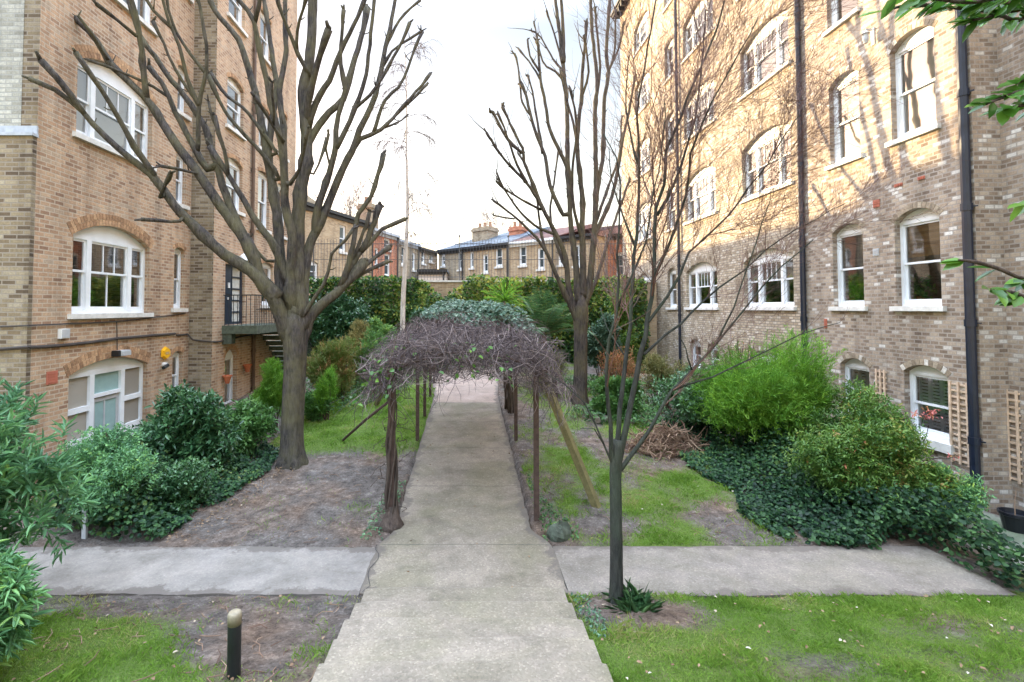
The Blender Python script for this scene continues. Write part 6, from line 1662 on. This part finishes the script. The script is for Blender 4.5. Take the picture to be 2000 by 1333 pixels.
# strappy tuft at the foot of the young tree
n = 520; a = nr.rand(n) * 6.283; el = .15 + 1.2 * nr.rand(n)
D = np.stack([np.cos(a) * np.cos(el), np.sin(a) * np.cos(el), np.sin(el)], 1)
cx_ = np.array([[.17, -.06, 0], [.09, -.22, 0], [.24, -.14, 0], [.16, .04, .0]])[nr.randint(0, 4, n)]
tf = thing('strappy_tuft', 'grey green strappy tuft at the foot of the young tree', 'plant', b2)
leaf_obj('foliage', cx_ + nr.randn(n, 3) * np.array([.045, .045, 0]), D, nr.randn(n, 3) * .3 + np.array([0, 0, 1]), (.08 + .17 * nr.rand(n)), (.0055), LEAF['palm'], tf, nr.rand(n) * .8, droop=.5)
# grey stake in the ivy
g = GP(165, 1052)
mb = MB(); mb.box(-.028, .028, -.02, .02, -.05, .42); mb.box(-.034, .034, -.026, .026, .42, .45)
tag(mb.build('marker_stake', M['grey_plastic'], loc=(g.x, g.y, g.z)), 'short grey stake standing in the ivy at the left path edge', 'stake')
# trellises on the right wall
def trellis(xw, y0, y1, z0, z1, nv, label, nh):
    t = thing('trellis', label, 'trellis', (xw, y0, z0)); mb = MB()
    for k in range(nv):
        y = (y1 - y0) * k / (nv - 1); mb.box(-.045, -.025, y - .016, y + .016, 0, z1 - z0)
    mb.build('upright', M['timber_pale'], t); mb = MB()
    for k in range(nh):
        z = .05 + (z1 - z0 - .1) * k / (nh - 1); mb.box(-.024, -.006, -.03, y1 - y0 + .03, z - .016, z + .016)
    mb.build('slats', M['timber_pale'], t)
ya, yb = PXW(1893, 800, XR).y, PXW(1860, 800, XR).y
trellis(XR, ya, yb, .52, 1.93, 3, 'narrow wooden trellis left of the near black downpipe', 13)
ya, yb = PXW(1990, 800, XR + .46).y, PXW(1953, 800, XR + .46).y
trellis(XR + .46, ya, yb, .36, 1.86, 3, 'narrow wooden trellis right of the near black downpipe', 13)
ya, yb = PXW(1732, 800, XR).y, PXW(1716, 800, XR).y
trellis(XR, ya, yb, .5, 1.95, 3, 'wooden trellis half hidden by nandina left of the shuttered window', 13)
# pot on the side path
g = Vector((8.2, 7.35, -.12))
mb = MB(); mb.lathe([(.13, 0), (.17, .22), (.19, .23), (.19, .27), (.17, .27), (.155, .2), (.01, .19)], 0, 0, 18)
po = thing('plant_pot', 'black plant pot on the side path by the right wall', 'plant pot', g)
mb.build('pot_body', M['pot_black'], po)
mb = MB(); mb.tube([(0, 0, .18), (.01, .01, .4), (.03, 0, .62)], [.008, .006, .003], 5); mb.build('dead_stem', M['brush'], po)
# logs, brush heap, spoil
lg = [((1150, 800), (1168, 828), .075), ((1166, 792), (1186, 826), .06), ((1205, 800), (1236, 830), .06), ((1192, 792), (1262, 826), .045)]
for i, ((ax, ay), (bx_, by), r) in enumerate(lg):
    p0, p1 = GP(ax, ay), GP(bx_, by); mb = MB(); mb.tube([p0 + Vector((0, 0, r)), p0.lerp(p1, .5) + Vector((0, 0, r + .02)), p1 + Vector((0, 0, r))], [r, r * .97, r * .93], 10, rough=.06)
    tag(mb.build('log', M['log']), ['thick weathered log nearest the right lime trunk', 'second weathered log from the right lime trunk', 'short weathered log nearest the brush heap', 'long thin log lying across towards the brush heap'][i], 'log')
bh = thing('brush_heap', 'heap of dead brown brushwood on the right lawn edge', 'brushwood', GP(1300, 880))
mb = MB()
for k in range(900):
    a = rnd.uniform(0, 6.28); rr = rnd.random() ** .6; x, y = .85 * rr * math.cos(a), .45 * rr * math.sin(a); z = .52 * (1 - rr ** 1.6) * rnd.random() ** .6
    d = Vector((rnd.gauss(0, 1), rnd.gauss(0, .6), rnd.gauss(0, .35))).normalized(); p = Vector((x, y, z + .02)); pts = [p.copy()]; ln = rnd.uniform(.12, .5) / 4
    for s in range(4):
        d = (d + Vector((rnd.gauss(0, .3), rnd.gauss(0, .3), rnd.gauss(-.08, .3)))).normalized(); p = p + d * ln; p.z = max(p.z, .0); pts.append(p.copy())
    mb.tube(pts, rnd.choice((.004, .006, .011)), 4)
mb.build('brushwood', M['brush'], bh)
# indoor plants behind the two near windows
for (px, Y0, lab) in ((1800, XR, 'leafy pot plant standing inside the window with the bamboo blind'), (1665, XR, 'leafy pot plant standing inside the window with the grey blind')):
    p = PXW(px, 575, XR + .42)
    t = thing('pot_plant', lab, 'pot plant', (p.x, p.y, 3.30)); n = 130
    mb = MB(); mb.lathe([(.07, 0), (.09, .14), (.08, .14)], 0, 0, 12); mb.build('pot', M['terracotta'], t)
    leaf_obj('foliage', nr.randn(n, 3) * np.array([.05, .17, .12]) + np.array([-.02, 0, .32]), nr.randn(n, 3), nr.randn(n, 3) * .4 + np.array([-.6, 0, 1]), .12, .05, LEAF['mid'], t, nr.rand(n) * .5 + .5)
# evergreen overhanging from the right, close to the viewpoint
OV = thing('overhanging_camellia', 'near evergreen with large oval leaves reaching in from the right edge', 'shrub', (2.9, 1.9, tz(2.9, 1.9)))
mb = MB(); P_, D_, N_ = [], [], []
stem0 = Vector((2.9, 1.9, tz(2.9, 1.9) - .1)); top = Vector((2.75, 1.9, 4.7))
mb.tube([stem0, Vector((2.85, 1.95, 2.4)), Vector((2.72, 1.9, 3.6)), top], [.05, .04, .03, .02], 8)
def spray(pts, lw, dens_, z_up=0.0):
    q, r = smooth_pts(pts, [.007] * (len(pts) - 1) + [.003], .03); mb.tube(q, r, 6)
    for i in range(2, len(q)):
        if rnd.random() > dens_: continue
        tan = (q[i] - q[i - 1]).normalized()
        for s in range(rnd.choice((1, 2, 3))):
            sd_ = rot_dir(tan, rnd.uniform(.6, 1.2), rnd.uniform(0, 6.28)); sd_.z = sd_.z * .5 - .25
            P_.append(tuple(q[i])); D_.append(tuple(sd_)); N_.append((rnd.gauss(0, .4), -.5 + rnd.gauss(0, .3), .8))
S_ = lambda px, py, Y: PY(px, py, Y)
spray([Vector((2.74, 1.9, 4.2)), S_(2080, -10, 1.95), S_(1990, 20, 1.9), S_(1930, 22, 1.85), S_(1860, 15, 1.8), S_(1780, 10, 1.78), S_(1725, 22, 1.78)], 0, .95)
spray([Vector((2.74, 1.9, 4.25)), S_(2060, -30, 1.9), S_(1980, 5, 1.8), S_(1920, -8, 1.75), S_(1850, -12, 1.75)], 0, .8)
spray([Vector((2.74, 1.9, 4.3)), S_(2060, 10, 1.9), S_(1990, 40, 1.85), S_(1950, 30, 1.82), S_(1900, 40, 1.8)], 0, .95)
spray([Vector((2.74, 1.9, 4.3)), S_(2060, -10, 1.7), S_(1960, -5, 1.7), S_(1890, 5, 1.7), S_(1800, -6, 1.7), S_(1740, -4, 1.7)], 0, .9)
spray([Vector((2.74, 1.9, 3.85)), S_(2080, 220, 1.8), S_(2010, 205, 1.75), S_(1960, 215, 1.74)], 0, .95)
spray([Vector((2.74, 1.9, 3.8)), S_(2080, 200, 1.9), S_(2010, 178, 1.8), S_(1960, 190, 1.76), S_(1925, 205, 1.75)], 0, .95)
spray([Vector((2.74, 1.9, 3.9)), S_(2070, 150, 1.9), S_(2020, 150, 1.85), S_(1985, 165, 1.8)], 0, .9)
spray([Vector((2.74, 1.9, 3.5)), S_(2080, 400, 1.9), S_(2030, 395, 1.85), S_(2002, 400, 1.8)], 0, .8)
spray([Vector((2.74, 1.9, 3.1)), S_(2090, 560, 1.9), S_(2000, 545, 1.8), S_(1950, 525, 1.78), S_(1905, 512, 1.76), S_(1872, 508, 1.75)], 0, .35)
spray([Vector((2.74, 1.9, 3.0)), S_(2090, 610, 1.9), S_(2020, 590, 1.8), S_(1980, 572, 1.78), S_(1935, 566, 1.76)], 0, .55)
o = mb.build('branches', M['vine_trunk'], OV, smooth=True); o.location = -OV.location
n = len(P_); leaf_obj('foliage', np.array(P_) - np.array(OV.location), np.array(D_), np.array(N_), (.062 + .03 * nr.rand(n)), .034 + .012 * nr.rand(n), LEAF['camellia'], OV, fold=.10)
